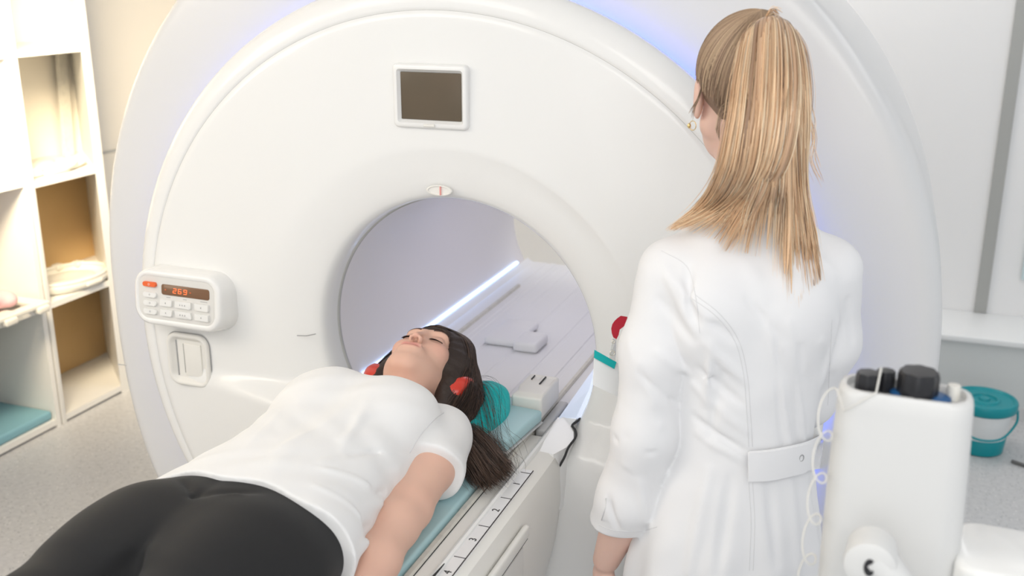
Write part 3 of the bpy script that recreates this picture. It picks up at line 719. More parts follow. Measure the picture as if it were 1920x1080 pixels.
# ------------------------------------------------------------------ heads and hands (shared sculpting)
def head_field(Q, neck=True, lids=True):
    """Q in head space: x across, y up to the crown, z towards the face; origin between the ears"""
    X = np.abs(Q[0]); P = [X, Q[1], Q[2]]
    d = ell(P, (0, .028, -.016), (.072, .086, .094))
    d = smin(d, ell(P, (0, -.022, .024), (.0605, .088, .058)), .03)
    d = smin(d, cone(P, (.050, -.055, -.005), (.012, -.100, .056), .018, .015), .03)
    d = smin(d, ell(P, (0, -.098, .062), (.022, .014, .015)), .026)
    d = smin(d, ell(P, (0, -.080, .030), (.044, .028, .040)), .03)
    d = smin(d, ell(P, (.040, -.022, .054), (.021, .018, .019)), .022)
    d = smin(d, ell(P, (.022, .022, .074), (.026, .010, .012)), .018)
    d = smax(d, -ell(P, (.031, .002, .097), (.019, .013, .016)), .014)
    d = smin(d, ell(P, (.031, .0005, .0705), (.0155, .0115, .0125)), .005)
    d = smin(d, cone(P, (0, .018, .080), (0, -.035, .0985), .0058, .0070), .010)
    d = smin(d, ell(P, (.0098, -.0385, .0905), (.0058, .0060, .009)), .005)
    d = smax(d, -ell(P, (.0060, -.0450, .0940), (.0026, .0045, .0080)), .002)
    d = smin(d, ell(P, (0, -.066, .0795), (.027, .014, .0085)), .016)
    d = smin(d, ell(P, (.008, -.0612, .0880), (.0175, .0040, .0050)), .004)
    d = smin(d, ell(P, (0, -.0705, .0860), (.0180, .0050, .0060)), .004)
    d = smax(d, -ell(P, (0, -.0658, .0945), (.026, .0012, .0075)), .002)
    d = smax(d, -ell(P, (0, -.0535, .0965), (.0032, .007, .005)), .004)
    # ears
    e = ell(P, (.0765, -.012, -.012), (.0080, .031, .0175))
    e = smax(e, -ell(P, (.0860, -.010, -.008), (.006, .022, .010)), .004)
    d = smin(d, e, .006)
    return d
def neck_field(Q, p0=(0, -.045, -.022), p1=(0, -.19, -.045), r0=.050, r1=.056): return cone(Q, p0, p1, r0, r1)
def hand_field(P, w, D, side, palmn, curl=.5, s=1.0):
    """open relaxed hand: wrist w, direction D to the fingers, palm normal, side vector to the thumb"""
    w = np.array(w, float); D = np.array(D, float); D /= np.linalg.norm(D); N = np.array(palmn, float); N -= D*(N@D); N /= np.linalg.norm(N)
    S = np.cross(D, N)*side
    pt = lambda a, b, c: w+(D*a+S*b+N*c)*s
    d = chain(P, [pt(-.01, 0, 0), pt(.03, .004, 0), pt(.075, .018, 0)], [.021*s, .017*s, .012*s], .01)
    d = smin(d, chain(P, [pt(.02, -.008, 0), pt(.07, -.020, .003)], [.017*s, .011*s], .01), .012)
    d = smin(d, cone(P, pt(.03, .0, .0), pt(.078, .0, 0), .014*s, .0115*s), .012)
    for b, L, c0 in ((.026, .066, 0), (.009, .074, 0), (-.008, .068, .001), (-.023, .054, .003)):
        a0 = pt(.078, b*.95, c0); q = [a0]; ang = .15+.0*b; cur = a0
        for k, f in enumerate((.45, .31, .24)):
            ang += curl*(.55 if k else .4); cur = cur+(D*math.cos(ang)+N*math.sin(ang)+S*b*1.2)*L*f*s; q.append(cur)
        d = smin(d, chain(P, q, [.0088*s, .0080*s, .0072*s, .0062*s], .002), .004)
    d = smin(d, chain(P, [pt(.015, .018, .006), pt(.042, .038, .016), pt(.068, .047, .024), pt(.088, .048, .030)], [.014*s, .0115*s, .0095*s, .0078*s], .004), .008)
    return d

# ------------------------------------------------------------------ patient, lying on her back, head towards the bore
HC = np.array([-.018, -.096, .971]); TILT = math.radians(-2.5)
def to_head(P):
    x, y, z = P[0]-f32(HC[0]), P[1]-f32(HC[1]), P[2]-f32(HC[2])
    c, s = f32(math.cos(TILT)), f32(math.sin(TILT))
    return [x, c*y-s*z*(-1)*(-1)*(1), s*y+c*z] if False else [x, c*y-s*z, s*y+c*z]
def from_head(p):
    x, y, z = p; c, s = math.cos(TILT), math.sin(TILT)
    return HC+np.array([x, c*y+s*z, -s*y+c*z])
TR = [  # y, centre x, centre z, half width, half thickness
 (-.215, -.03, .920, .07, .042), (-.24, -.035, .926, .108, .056), (-.28, -.034, .934, .140, .072), (-.34, -.026, .948, .155, .092), (-.42, -.022, .952, .152, .096),
 (-.50, -.018, .948, .150, .092), (-.60, -.016, .942, .137, .086), (-.68, -.014, .942, .140, .086), (-.76, -.012, .945, .172, .092), (-.86, -.012, .948, .192, .098), (-.93, -.012, .946, .192, .096), (-1.0, -.012, .942, .16, .085)]
def torso(P, g=0.0): return trunk(P, 1, [(t, a, b, c+g, e+g) for t, a, b, c, e in TR], 2.2)
def bust(P, g=0): return smin(ell(P, (-.085, -.395, 1.005), (.068+g, .075+g, .050+g)), ell(P, (.055, -.395, 1.005), (.068+g, .075+g, .050+g)), .03)
def arm(P, s, g=0.0):
    if s > 0: pts = [(.105, -.292, .922), (.140, -.42, .922), (.157, -.545, .905), (.159, -.60, .903), (.176, -.70, .895), (.200, -.82, .882)]
    else: pts = [(-.155, -.285, .930), (-.165, -.42, .905), (-.170, -.56, .895), (-.168, -.60, .895), (-.163, -.70, .892), (-.16, -.82, .885)]
    return chain(P, pts, [r+g for r in (.052, .047, .040, .041, .037, .024)], .02)
def legs(P, g=0.0):
    d = None
    for s in (-1, 1):
        e = chain(P, [(-.03+s*.085, -.88, .945), (-.03+s*.088, -1.10, .940), (-.03+s*.08, -1.38, .93), (-.03+s*.078, -1.50, .915), (-.03+s*.075, -1.76, .895)], [.100+g, .088+g, .062+g, .056+g, .036+g], .02)
        e = smin(e, cone(P, (-.03+s*.075, -1.77, .893), (-.03+s*.09, -1.83, .985), .034+g, .026), .03)
        d = e if d is None else smin(d, e, .012)
    return d
def patient_body(P):
    H = to_head(P)
    d = smin(head_field(H), smin(neck_field(H, (0, -.05, -.030), (0, -.165, -.050), .047, .053), ell(H, (0, -.10, .012), (.040, .035, .028)), .03), .022)
    d = smin(d, trunk(P, 1, [(t, a, b, c-(.022 if t < -.72 else 0), e-(.022 if t < -.72 else 0)) for t, a, b, c, e in TR], 2.2), .03); d = smin(d, bust(P), .03)
    d = smin(d, arm(P, 1), .02); d = smin(d, arm(P, -1), .02); d = smin(d, legs(P, -.020), .03)
    d = smin(d, hand_field(P, (.201, -.835, .881), (.05, -1, -.10), 1, (-.3, 0, -1), .35, .95), .006)
    d = smin(d, hand_field(P, (-.16, -.835, .884), (.10, -1, -.12), -1, (.3, 0, -1), .35, .95), .006)
    return smax(d, f32(.8525)-P[2], .012)
SKIN = np.array([.76, .485, .375]); 
def skin_col(V, headf=None, lipcol=(.62, .25, .22), base=SKIN):
    V = np.asarray(V); c = np.tile(base, (len(V), 1))
    n = .5+.5*np.sin(V[:, 0]*37+1.3*np.sin(V[:, 1]*29))*np.sin(V[:, 2]*33+V[:, 1]*21); c = c*(1-.05*n[:, None]*np.array([.2, .9, 1]))
    if headf is not None:
        H = headf(V.T); x, y, z = np.abs(H[0]), H[1], H[2]
        def mask(cx, cy, cz, rx, ry, rz, soft=.35): return np.clip((1-np.sqrt(((x-cx)/rx)**2+((y-cy)/ry)**2+((z-cz)/rz)**2))/soft, 0, 1)[:, None]
        for m_, col, k in ((mask(0, -.0655, .088, .027, .0100, .02), np.array(lipcol), .75), (mask(.045, -.025, .06, .035, .028, .04, .9), np.array([.80, .40, .32]), .45), (mask(0, -.038, .10, .018, .014, .02, .8), np.array([.78, .40, .32]), .35), (mask(.031, .0, .082, .022, .012, .014, .7), np.array([.58, .36, .29]), .45), (mask(.0052, -.0445, .0935, .0040, .0052, .007, .4), np.array([.12, .03, .02]), .9), (mask(0, -.0658, .092, .0265, .0016, .01, .5), np.array([.25, .07, .06]), .7)):
            c = c*(1-m_*k)+col*m_*k
    return np.clip(c, 0, 1)
M['skin'] = attr_mat('skin', .48, .4, sss=.12)
pat = sculpt('person', patient_body,
   axis((-.32, .005), (-.105, .0019), (.065, .005), .345), axis((-1.90, .010), (-.90, .006), (-.26, .0019), .02), axis((.845, .004), (.95, .0019), 1.10), 'skin', col=lambda V: skin_col(V, lambda P: np.array(to_head(P))))
tag(pat, 'woman in white t-shirt and black leggings lying on her back on the table', 'person')

# clothes
def shirt_f(P):
    g = .011
    loose = trunk(P, 1, [(-.205, -.04, .918, .065, .045), (-.24, -.042, .926, .108, .064), (-.28, -.038, .936, .145, .082), (-.36, -.030, .952, .166, .104), (-.45, -.024, .955, .164, .106), (-.58, -.020, .950, .160, .103), (-.70, -.018, .950, .178, .104), (-.79, -.012, .950, .202, .1045), (-.85, -.012, .950, .206, .104)], 2.2)
    d = smin(loose, bust(P, .008), .05)
    for s in (1, -1):
        sl = arm(P, s, .013)
        if s > 0:
            sl = smin(sl, cone(P, (.108, -.322, .928), (.147, -.44, .915), .059, .061), .02)
            n = np.array([.30, -.93, -.18]); n /= np.linalg.norm(n); c = (.155, -.435, .922)
        else: n = np.array([-.30, -.93, -.18]); n /= np.linalg.norm(n); c = (-.17, -.40, .905)
        cut = sum((P[i]-f32(c[i]))*f32(n[i]) for i in range(3))+f32(.003)*np.sin(P[2]*70).astype(f32)
        sl = smax(sl, cut, .004)
        d = smin(d, sl, .013)
    # folds
    F_ = [((.065, -.29, 1.02), (.105, -.375, .995), .007, -.005), ((.03, -.30, 1.035), (.085, -.43, 1.02), .009, -.004), ((.10, -.37, 1.01), (.05, -.52, 1.05), .010, .005),
          ((.115, -.44, .99), (.06, -.60, 1.04), .010, .006), ((.13, -.47, .97), (.09, -.62, 1.03), .008, -.006), ((.135, -.54, .97), (.07, -.68, 1.04), .009, .006), ((.14, -.60, .96), (.10, -.76, 1.02), .009, -.006),
          ((.15, -.62, .95), (.12, -.78, 1.01), .009, .008), ((.16, -.68, .94), (.15, -.82, .99), .008, -.007), ((.17, -.70, .93), (.175, -.83, .96), .008, .009), ((.185, -.71, .90), (.20, -.83, .92), .008, .008),
          ((-.02, -.40, 1.06), (-.03, -.62, 1.05), .03, -.006), ((.00, -.62, 1.05), (.03, -.78, 1.06), .02, .003), ((.02, -.50, 1.06), (-.01, -.74, 1.06), .010, .0025), ((-.10, -.50, 1.04), (-.06, -.70, 1.05), .010, .0025),
          ((-.13, -.42, 1.02), (-.10, -.62, 1.03), .018, .004), ((.045, -.47, 1.055), (.075, -.62, 1.04), .010, .004), ((.10, -.36, 1.0), (.13, -.43, .985), .007, -.004), ((.135, -.36, .985), (.16, -.43, .97), .006, .004),
          ((.07, -.33, 1.015), (.10, -.45, .985), .0035, -.004), ((.02, -.27, 1.0), (.07, -.33, 1.015), .0035, -.003), ((.15, -.64, .99), (.08, -.70, 1.045), .006, .004), ((.17, -.72, .98), (.10, -.75, 1.04), .006, .004)]
    for a, b, w_, m_ in F_: d = d-ridge(P, a, b, w_, m_)
    d = d-f32(.0012)*np.sin(P[0]*55+3*np.sin(P[1]*22)).astype(f32)*np.sin(P[1]*38+P[2]*40).astype(f32)
    hem = f32(-.792)-P[1]-f32(.05)*np.maximum(P[0], 0)*0+f32(.004)*np.sin(P[0]*45).astype(f32)-f32(.35)*np.maximum(f32(.99)-P[2], 0)*0.25
    d = smax(d, hem, .0012)
    # neckline: an oval opening
    H = to_head(P)
    nk = cone(P, (-.02, -.16, .955), (-.02, -.268, .985), .064, .062)
    d = smax(d, -nk, .003)
    d = smax(d, P[1]+f32(.198), .004)
    return smax(d, f32(.8535)-P[2], .006)
sh = sculpt('t_shirt', shirt_f, axis((-.30, .0032), .27), axis((-.90, .0032), -.17), axis((.845, .0032), 1.11), 'shirt', pat, it=2)
sh['label'] = 'white short-sleeved t-shirt'
def leg_f(P):
    d = smin(trunk(P, 1, [(t, a-.006, b, c+.010, e+.007) for t, a, b, c, e in TR], 2.1), legs(P, .006), .035)
    for s in (-1, 1): d = smin(d, ell(P, (-.03+s*.093, -.94, .948), (.100, .16, .100)), .03)
    d = d-ridge(P, (-.042, -.862, 1.045), (-.095, -.815, 1.045), .009, -.006)-ridge(P, (-.042, -.862, 1.045), (.045, -.812, 1.05), .009, -.005)
    d = d-ridge(P, (-.040, -.835, 1.05), (-.042, -.90, 1.03), .006, -.004)-ridge(P, (-.020, -.850, 1.05), (.030, -.835, 1.055), .006, .003)
    d = d-ridge(P, (-.040, -.80, 1.03), (-.036, -1.50, .99), .018, -.014)
    d = smax(d, P[1]+f32(.72), .003)
    return smax(smax(d, f32(-1.72)-P[1], .003), f32(.853)-P[2], .008)
M['stitch'] = mat('stitching', (.70, .70, .71), .8)
def px_hit(f, px, n, lift=.0003, start=1.4):
    Q = spline([(u, v, 0) for u, v in px], n)[:, :2]; Dd = np.array([ray(u, v) for u, v in Q]); Dd /= np.linalg.norm(Dd, axis=1, keepdims=True)
    return march(f, CAM+Dd*start, Dd, 90, 1.6)-Dd*lift
for px in ([(832, 774), (818, 784), (800, 802), (783, 824), (768, 850)],):
    tube('stitch_line', px_hit(shirt_f, px, 16), .0008, 'stitch', sh, n=5)
lg_ = sculpt('leggings', leg_f, axis((-.26, .005), .26), axis((-1.76, .006), -.70), axis((.845, .005), 1.10), 'leggings', pat, it=2)
lg_['label'] = 'black leggings'
# dark wristband at the end of the shirt
V = [(.232+.030*math.cos(a), -.775, .890+.030*math.sin(a)) for a in np.linspace(0, 2*math.pi, 30, endpoint=False)]

# lashes and brows
def lash_set(side):
    P_, R_ = [], []
    for i in range(60):
        s = i/59; x = side*(.0165+.029*s); y = -.0045-.003*math.sin(s*math.pi); z0 = .0835-.0055*(2*s-1)**2-.006*s
        q = [from_head((x, y, z0-.002)), from_head((x+side*.001*s, y-.0035, z0+.0035)), from_head((x+side*(.001+.003*s), y-.0065, z0+.0045))]
        P_.append(q); R_.append([.0005, .0004, .0001])
    return P_, R_
PB = lambda P: patient_body(P)
M['darkhair'] = attr_mat('dark_brown_hair', .38, .5)
for s in (-1, 1):
    a, b = lash_set(s); strands('eyelash_row', a, b, 'darkhair', pat, np.tile([.03, .018, .015], (len(a), 1)))
    bp = []
    for i in range(170):
        u = RNG.rand(); h = (RNG.rand()-.5)*(.0052*(1-.5*u))
        x = s*(.014+.036*u); y = .0215+.007*math.sin(u*2.3)-.006*u*u+h; z = .115
        q0 = from_head((x, y, z)); q1 = from_head((x+s*.005, y+.0012, z))
        bp.append([q0, q1])
    bp = np.array(bp); dr = np.array(from_head((0, 0, -1)))-HC
    B0 = march(PB, bp.reshape(-1, 3), np.tile(dr, (len(bp)*2, 1)), 40, .1).reshape(-1, 2, 3)
    up_ = -dr*.0006
    o = strands('eyebrow', np.stack([B0[:, 0]+up_*.3, (B0[:, 0]+B0[:, 1])/2+up_*1.4, B0[:, 1]+up_], 1), np.tile([.0006, .0006, .0002], (len(bp), 1)), 'darkhair', pat, np.tile([.10, .055, .04], (len(bp), 1)))

# hair: a dark mass round the head and loose strands over it
def hairmass(P):
    Q = to_head(P); X = np.abs(Q[0]); R_ = [X, Q[1], Q[2]]
    d = ell(R_, (0, .030, -.008), (.086, .098, .096))
    d = smin(d, chain(R_, [(.060, .060, .030), (.076, .005, .012), (.082, -.050, -.012), (.084, -.095, -.030)], [.030, .027, .026, .022], .03), .03)
    d = smin(d, chain([Q[0], Q[1], Q[2]], [(.070, .060, -.030), (.092, .0, -.050), (.098, -.06, -.062), (.095, -.12, -.070)], [.030, .034, .034, .028], .03), .03)
    face = ell(R_, (0, -.022, .075), (.0575, .086, .090))
    d = smax(d, -face, .008)
    d = smax(d, Q[2]-f32(.080)-Q[1]*f32(.10)-f32(.75)*np.minimum(Q[0]+f32(.015), 0), .01)
    d = smin(d, chain(P, [(.05, -.14, .895), (.085, -.20, .890), (.12, -.25, .880)], [.030, .028, .018], .02), .02)
    d = d-f32(.0005)*np.sin(np.arctan2(X, Q[1]+f32(.02))*26+Q[2]*25).astype(f32)
    return smax(d, f32(.856)-P[2], .01)
hm = sculpt('hair', hairmass, axis((-.16, .003), .19), axis((-.31, .003), .04), axis((.85, .003), 1.08), mat('dark_brown_hair_mass', (.030, .019, .015), .5, bump=(90, .5, .003)), pat)
hm['label'] = 'long dark brown hair'
def jit(n, s): return RNG.normal(0, s, (n, 3))
def hair_bunch(paths, n, k, sp0, sp1, cols, r=.00045, seed=1):
    """n strands interpolated between neighbouring guide paths (lists of points)"""
    G = np.array([spline(p, k) for p in paths]); m_ = len(G); out = []; C_ = []
    for i in range(n):
        u = RNG.rand()*(m_-1); a = min(int(u), m_-2) if m_ > 1 else 0; f = u-a
        p = G[a]*(1-f)+G[min(a+1, m_-1)]*f
        off = RNG.normal(0, 1, 3); ph = RNG.rand()*6.28; sc = np.linspace(sp0, sp1, k)[:, None]
        wv = np.sin(np.linspace(0, 3+2*RNG.rand(), k)+ph)[:, None]*RNG.normal(0, 1, 3)*sc*.35
        e = 1+(RNG.rand()-.5)*.0
        out.append(p+off*sc+wv*e); C_.append(cols[RNG.randint(len(cols))]*(.75+.5*RNG.rand()))
    R_ = np.tile(np.concatenate([[r*.8], np.full(k-3, r), [r*.7, r*.2]]), (n, 1))*(.7+.6*RNG.rand(n, 1))
    return np.array(out), R_, np.array(C_)
DK = [np.array(c) for c in ((.040, .028, .022), (.075, .048, .036), (.125, .078, .056), (.025, .018, .015))]
# strands over the cap, from the parting down each side
AP, AR, AC = [], [], []
def fh(*p): return tuple(from_head(p))
HMF = lambda P: hairmass(P)
cap = []
for s in (-1, 1):
    for y0, z0 in ((.085, .045), (.10, .03), (.112, .01), (.12, -.02)):
        cap.append((s, y0, z0))
for s in (-1, 1):
    P_, R_, C_ = hair_bunch([[fh(s*.004, y0, z0+.03), fh(s*.045, y0-.004, z0+.012), fh(s*.078, .055-.2*(.1-y0), z0-.012), fh(s*.098, .0, z0-.045), fh(s*.108, -.055, z0-.065), fh(s*.112, -.10, z0-.085)] for y0, z0 in ((.076, .062), (.095, .040), (.11, .01), (.118, -.02))], 1300, 16, .002, .006, DK, r=.0006)
    # lay them on the mass
    c0 = np.array(fh(0, .0, -.02)); D_ = c0-P_.reshape(-1, 3); L = np.linalg.norm(D_, axis=1, keepdims=True); D_ /= L
    st = P_.reshape(-1, 3)-D_*.05; X_ = march(HMF, st, D_, 40, .12)
    ok = (np.abs(np.array(hairmass(list(X_.T.astype(f32))))) < .004)
    PP = P_.reshape(-1, 3).copy(); PP[ok] = X_[ok]-D_[ok]*(.0006+.0022*RNG.rand(ok.sum(), 1)); P_ = PP.reshape(P_.shape)
    good = ok.reshape(P_.shape[:2])[:, :9].all(1); P_, R_, C_ = P_[good], R_[good], C_[good]
    sm = P_.copy(); sm[:, 1:-1] = (P_[:, :-2]+P_[:, 1:-1]*2+P_[:, 2:])/4; P_ = sm
    AP.append(P_); AR.append(R_); AC.append(C_)
o = strands('hair_strands', np.concatenate(AP), np.concatenate(AR), 'darkhair', hm, np.concatenate(AC))
# hair spilling to her left over the cushion and the table edge
tailg = [[(.055, -.06, .935), (.095, -.10, .945), (.130, -.16, .922), (.165, -.22, .895), (.195, -.275, .868), (.205, -.31, .858)],
         [(.060, -.03, .930), (.115, -.08, .940), (.160, -.15, .920), (.192, -.215, .888), (.220, -.265, .866), (.228, -.30, .858)],
         [(.060, -.14, .93), (.105, -.19, .915), (.14, -.235, .895), (.170, -.275, .872), (.190, -.315, .858), (.20, -.345, .855)]]
P1, R1, C1 = hair_bunch(tailg, 44, 18, .007, .014, DK+[np.array((.11, .065, .045))], r=.0003)
P2, R2, C2 = hair_bunch([[(.095, -.17, .89), (.140, -.185, .887), (.180, -.215, .878), (.212, -.245, .868), (.240, -.27, .862)], [(.09, -.23, .89), (.125, -.265, .885), (.165, -.295, .874), (.20, -.325, .860), (.215, -.34, .856)]], 2200, 16, .008, .011, [c*2 for c in DK]+[np.array((.16, .11, .085)), np.array((.20, .14, .11))], r=.00032)
P3, R3, C3 = hair_bunch([[(.05, -.02, .93), (.105, -.04, .950), (.15, -.09, .945), (.175, -.16, .91), (.205, -.20, .90), (.235, -.24, .87)], [(.05, -.07, .93), (.11, -.10, .94), (.16, -.17, .915), (.20, -.22, .885), (.25, -.24, .866), (.262, -.27, .86)]], 26, 20, .007, .016, DK, r=.00024)
P4, R4, C4 = hair_bunch([[fh(.078, .060, .035), fh(.094, .02, .020), fh(.112, -.03, .012), fh(.120, -.07, -.004), fh(.112, -.12, -.03), fh(.10, -.16, -.05)], [fh(.082, .060, .010), fh(.102, .01, -.006), fh(.122, -.03, -.010), fh(.128, -.08, -.03), fh(.118, -.13, -.05), fh(.10, -.17, -.06)], [fh(.084, .050, -.020), fh(.108, .0, -.035), fh(.126, -.04, -.045), fh(.128, -.09, -.06), fh(.12, -.14, -.07), fh(.11, -.18, -.08)]], 300, 18, .003, .006, DK, r=.0004)
P5, R5, C5 = hair_bunch([[fh(-.074, .050, .0), fh(-.092, .01, .0), fh(-.112, -.04, -.004), fh(-.122, -.09, -.02), fh(-.126, -.14, -.05)], [fh(-.070, .060, -.01), fh(-.098, .01, -.02), fh(-.122, -.04, -.03), fh(-.134, -.09, -.045), fh(-.14, -.13, -.06)]], 260, 18, .003, .006, DK, r=.0005)
for Pz in (P1, P2, P3, P4, P5): Pz[..., 2] = np.maximum(Pz[..., 2], .8545)
for Pz, Rz, Cz, nm in ((P1, R1, C1, 'hair_tail'), (P2, R2, C2, 'hair_end'), (P3, R3, C3, 'stray_hair'), (P4, R4, C4, 'side_hair'), (P5, R5, C5, 'side_hair')): strands(nm, Pz, Rz, 'darkhair', hm, Cz)

# ear defenders, half hidden under the hair
hp = empty('headphones', HC-np.array([0, 0, .0])); tag(hp, 'red ear defenders on the lying woman, half hidden by dark hair', 'headphones')
for s in (-1, 1):
    c = np.array(fh(s*.096, -.044, -.012)); n_ = np.array(fh(s*.096+s, -.044+.25, -.012-.1))-c
    ax_ = n_/np.linalg.norm(n_); u_ = np.array(fh(0, 1, .0))-HC; v_ = np.cross(ax_, u_)
    def rg(k, h): return [tuple(c+ax_*h+u_*.040*k*math.cos(a)+v_*.031*k*math.sin(a)) for a in np.linspace(0, 2*math.pi, 40, endpoint=False)]
    cup = kid(loft('ear_cup', [rg(1.0, -.014), rg(1.02, .0), rg(1.0, .012), rg(.85, .021), rg(.55, .023), rg(.5, .021), rg(.1, .021)], 'red', ang=50), hp)
    kid(loft('ear_cushion', [rg(.70, -.024), rg(.82, -.021), rg(.84, -.015), rg(.7, -.013)], 'black'), hp)
kid(tube('headband', spline([fh(-.118, -.03, -.02), fh(-.115, .06, -.06), fh(-.06, .128, -.075), fh(0, .14, -.078), fh(.06, .128, -.075), fh(.115, .06, -.06), fh(.118, -.03, -.02)], 40), .006, 'red'), hp)
q = [on_z(u, v, .895) for u, v in ((838, 745), (850, 757), (858, 752), (846, 738))]

# ------------------------------------------------------------------ things round the head
def teal_f(P):
    d = smin(ell(P, (.085, -.085, .885), (.080, .095, .036)), ell(P, (.105, -.030, .902), (.040, .050, .034)), .03)
    d = smin(d, ell(P, (.115, -.140, .878), (.045, .070, .026)), .03)
    d = smin(d, ell(P, (-.03, -.09, .868), (.11, .09, .016)), .02)
    d = d-ridge(P, (.10, -.15, .91), (.13, -.03, .96), .010, .006)-ridge(P, (.145, -.11, .91), (.14, -.02, .95), .008, -.006)-f32(.0025)*np.sin(P[0]*70+P[1]*55).astype(f32)*np.sin(P[2]*60).astype(f32)
    d = smax(d, -(np.minimum(patient_body(P), hairmass(P))-f32(.001)), .001)
    return smax(d, f32(.853)-P[2], .004)
o = sculpt('cushion', teal_f, axis((-.16, .004), .18), axis((-.22, .004), .05), axis((.848, .004), .99), 'teal')
tag(o, 'bright teal soft cushion under the dark hair beside the head', 'cushion')
cb = empty('head_support', (.2, .02, .853)); tag(cb, 'white plastic head support block with slots standing on the table end', 'head support')
def cb_f(P):
    d = rbox(P, (.183, .058, .882), (.036, .064, .028), .006)
    d = smax(d, -cone(P, (.130, .02, .84), (.130, .02, 1.0), .022, .022), .010)
    d = smax(d, P[2]-f32(.910)+np.maximum(f32(.012)-P[1], 0)*f32(.4), .004)
    d = smax(d, -rbox(P, (.172, .098, .912), (.010, .014, .005), .0015), .001)
    d = smax(d, -rbox(P, (.201, .088, .912), (.012, .024, .005), .0015), .001)
    return d
kid(sculpt('block', cb_f, axis((.13, .002), .26), axis((-.02, .002), .13), axis((.850, .002), .918), 'plastic2', it=2), cb)
kid(box('slot', (.1885, .064, .9078), (.1908, .110, .9108), 'dark', bev=0), cb)
kid(box('slot', (.1620, .086, .9078), (.1638, .110, .9108), 'dark', bev=0), cb)
pd = empty('pad', (.18, -.1, .853)); tag(pd, 'small light blue foam pad in front of the white head support block', 'pad')
rz_ = Euler((0, 0, math.radians(-6))).to_matrix()
kid(box('foam', (.130, -.185, .8575), (.216, -.012, .884), 'paleblue', bev=.006, rot=rz_, pivot=(.17, -.10, .87)), pd)
kid(box('base_plate', (.128, -.187, .8535), (.218, -.012, .8570), 'greyl', bev=.001, rot=rz_, pivot=(.17, -.10, .87)), pd)
# ------------------------------------------------------------------ standing woman in a white coat
NP = np.array([.683, -.315, 0]); NA = math.radians(21)        # where she stands and which way she faces
NR = np.array([[math.cos(NA), -math.sin(NA), 0], [math.sin(NA), math.cos(NA), 0], [0, 0, 1]])
def n_loc(p): return (np.asarray(p)-NP) @ NR                 # world to her own axes
def n_wld(p): return np.asarray(p) @ NR.T+NP
NHC = np.array([-.012, .045, 1.618]); HA = math.radians(-1); HN = math.radians(4); HS = 1.04
_c, _s = math.cos(HA), math.sin(HA)
def nh(P):                                                    # her axes to head space (x, up, face)
    x, y, z = P[0]-f32(NHC[0]), P[1]-f32(NHC[1]), P[2]-f32(NHC[2])
    a, b = _c*x+_s*y, -_s*x+_c*y
    c, s = math.cos(HN), math.sin(HN)
    return [a/HS, (c*z+s*b)/HS, (c*b-s*z)/HS]
def nh_inv(p):
    a, u, b0 = np.array(p, float)*HS; c, s = math.cos(HN), math.sin(HN)
    z = c*u-s*b0; b = s*u+c*b0
    return NHC+np.array([_c*a-_s*b, _s*a+_c*b, z])
NT = [  # z, centre x, centre y, half width, half depth
 (.46, 0, .01, .20, .15), (.76, 0, .0, .178, .138), (.86, 0, .0, .162, .130), (.96, .004, .0, .136, .112), (1.02, .007, .0, .119, .100), (1.09, .007, .0, .123, .100), (1.20, .006, .0, .140, .106), (1.29, 0, -.005, .156, .105), (1.345, 0, -.005, .138, .088), (1.385, 0, .0, .120, .072), (1.425, 0, .005, .090, .060), (1.455, 0, .01, .062, .054)]
LA = [(-.126, -.005, 1.325), (-.149, -.012, 1.19), (-.160, -.010, 1.04), (-.176, .020, .90), (-.210, .090, .73)]
RA = [(.130, -.005, 1.328), (.140, .015, 1.20), (.125, .06, 1.08), (.09, .16, 1.02), (.05, .27, .99)]
def n_arms(P, g=0):
    return [chain(P, A, [x+g for x in r], .02) for A, r in ((LA, (.050, .046, .046, .045, .026)), (RA, (.050, .043, .037, .033, .024)))]
def nurse_body(P):
    H = nh(P)
    d = smin(head_field(H), cone(P, (-.010, .035, 1.59), (0, .0, 1.41), .048, .053), .022)
    d = smin(d, trunk(P, 2, [(t, a, b, c-.016, e-.018) for t, a, b, c, e in NT], 2.1), .03)
    for a in n_arms(P): d = smin(d, a, .02)
    for s in (-1, 1): d = smin(d, chain(P, [(s*.070, .0, .84), (s*.075, .01, .50), (s*.09, -.01, .10)], [.075, .055, .038], .02), .03)
    for s in (-1, 1): d = smin(d, cone(P, (s*.09, -.02, .045), (s*.10, .12, .03), .035, .026), .03)
    d = smin(d, hand_field(P, (-.213, .098, .712), (-.05, .35, -1), 1, (1, .1, 0), .45, .95), .006)
    d = smin(d, hand_field(P, (.045, .285, .985), (-.4, .8, -.1), -1, (-.8, 0, -.5), .6, .95), .006)
    return d
nroot_col = lambda V: skin_col(V, lambda P: np.array(nh(P)), base=np.array([.80, .545, .45]))
nur = sculpt('person', nurse_body, axis((-.34, .005), (-.10, .0024), (.10, .005), .30), axis((-.20, .006), (-.09, .0024), (.16, .006), .50), axis((0, .010), (.68, .005), (1.42, .0024), 1.78), 'skin', col=nroot_col)
nur.location = NP; nur.rotation_euler = (0, 0, NA)
tag(nur, 'woman with a blond ponytail in a white coat standing with her back to us', 'person')

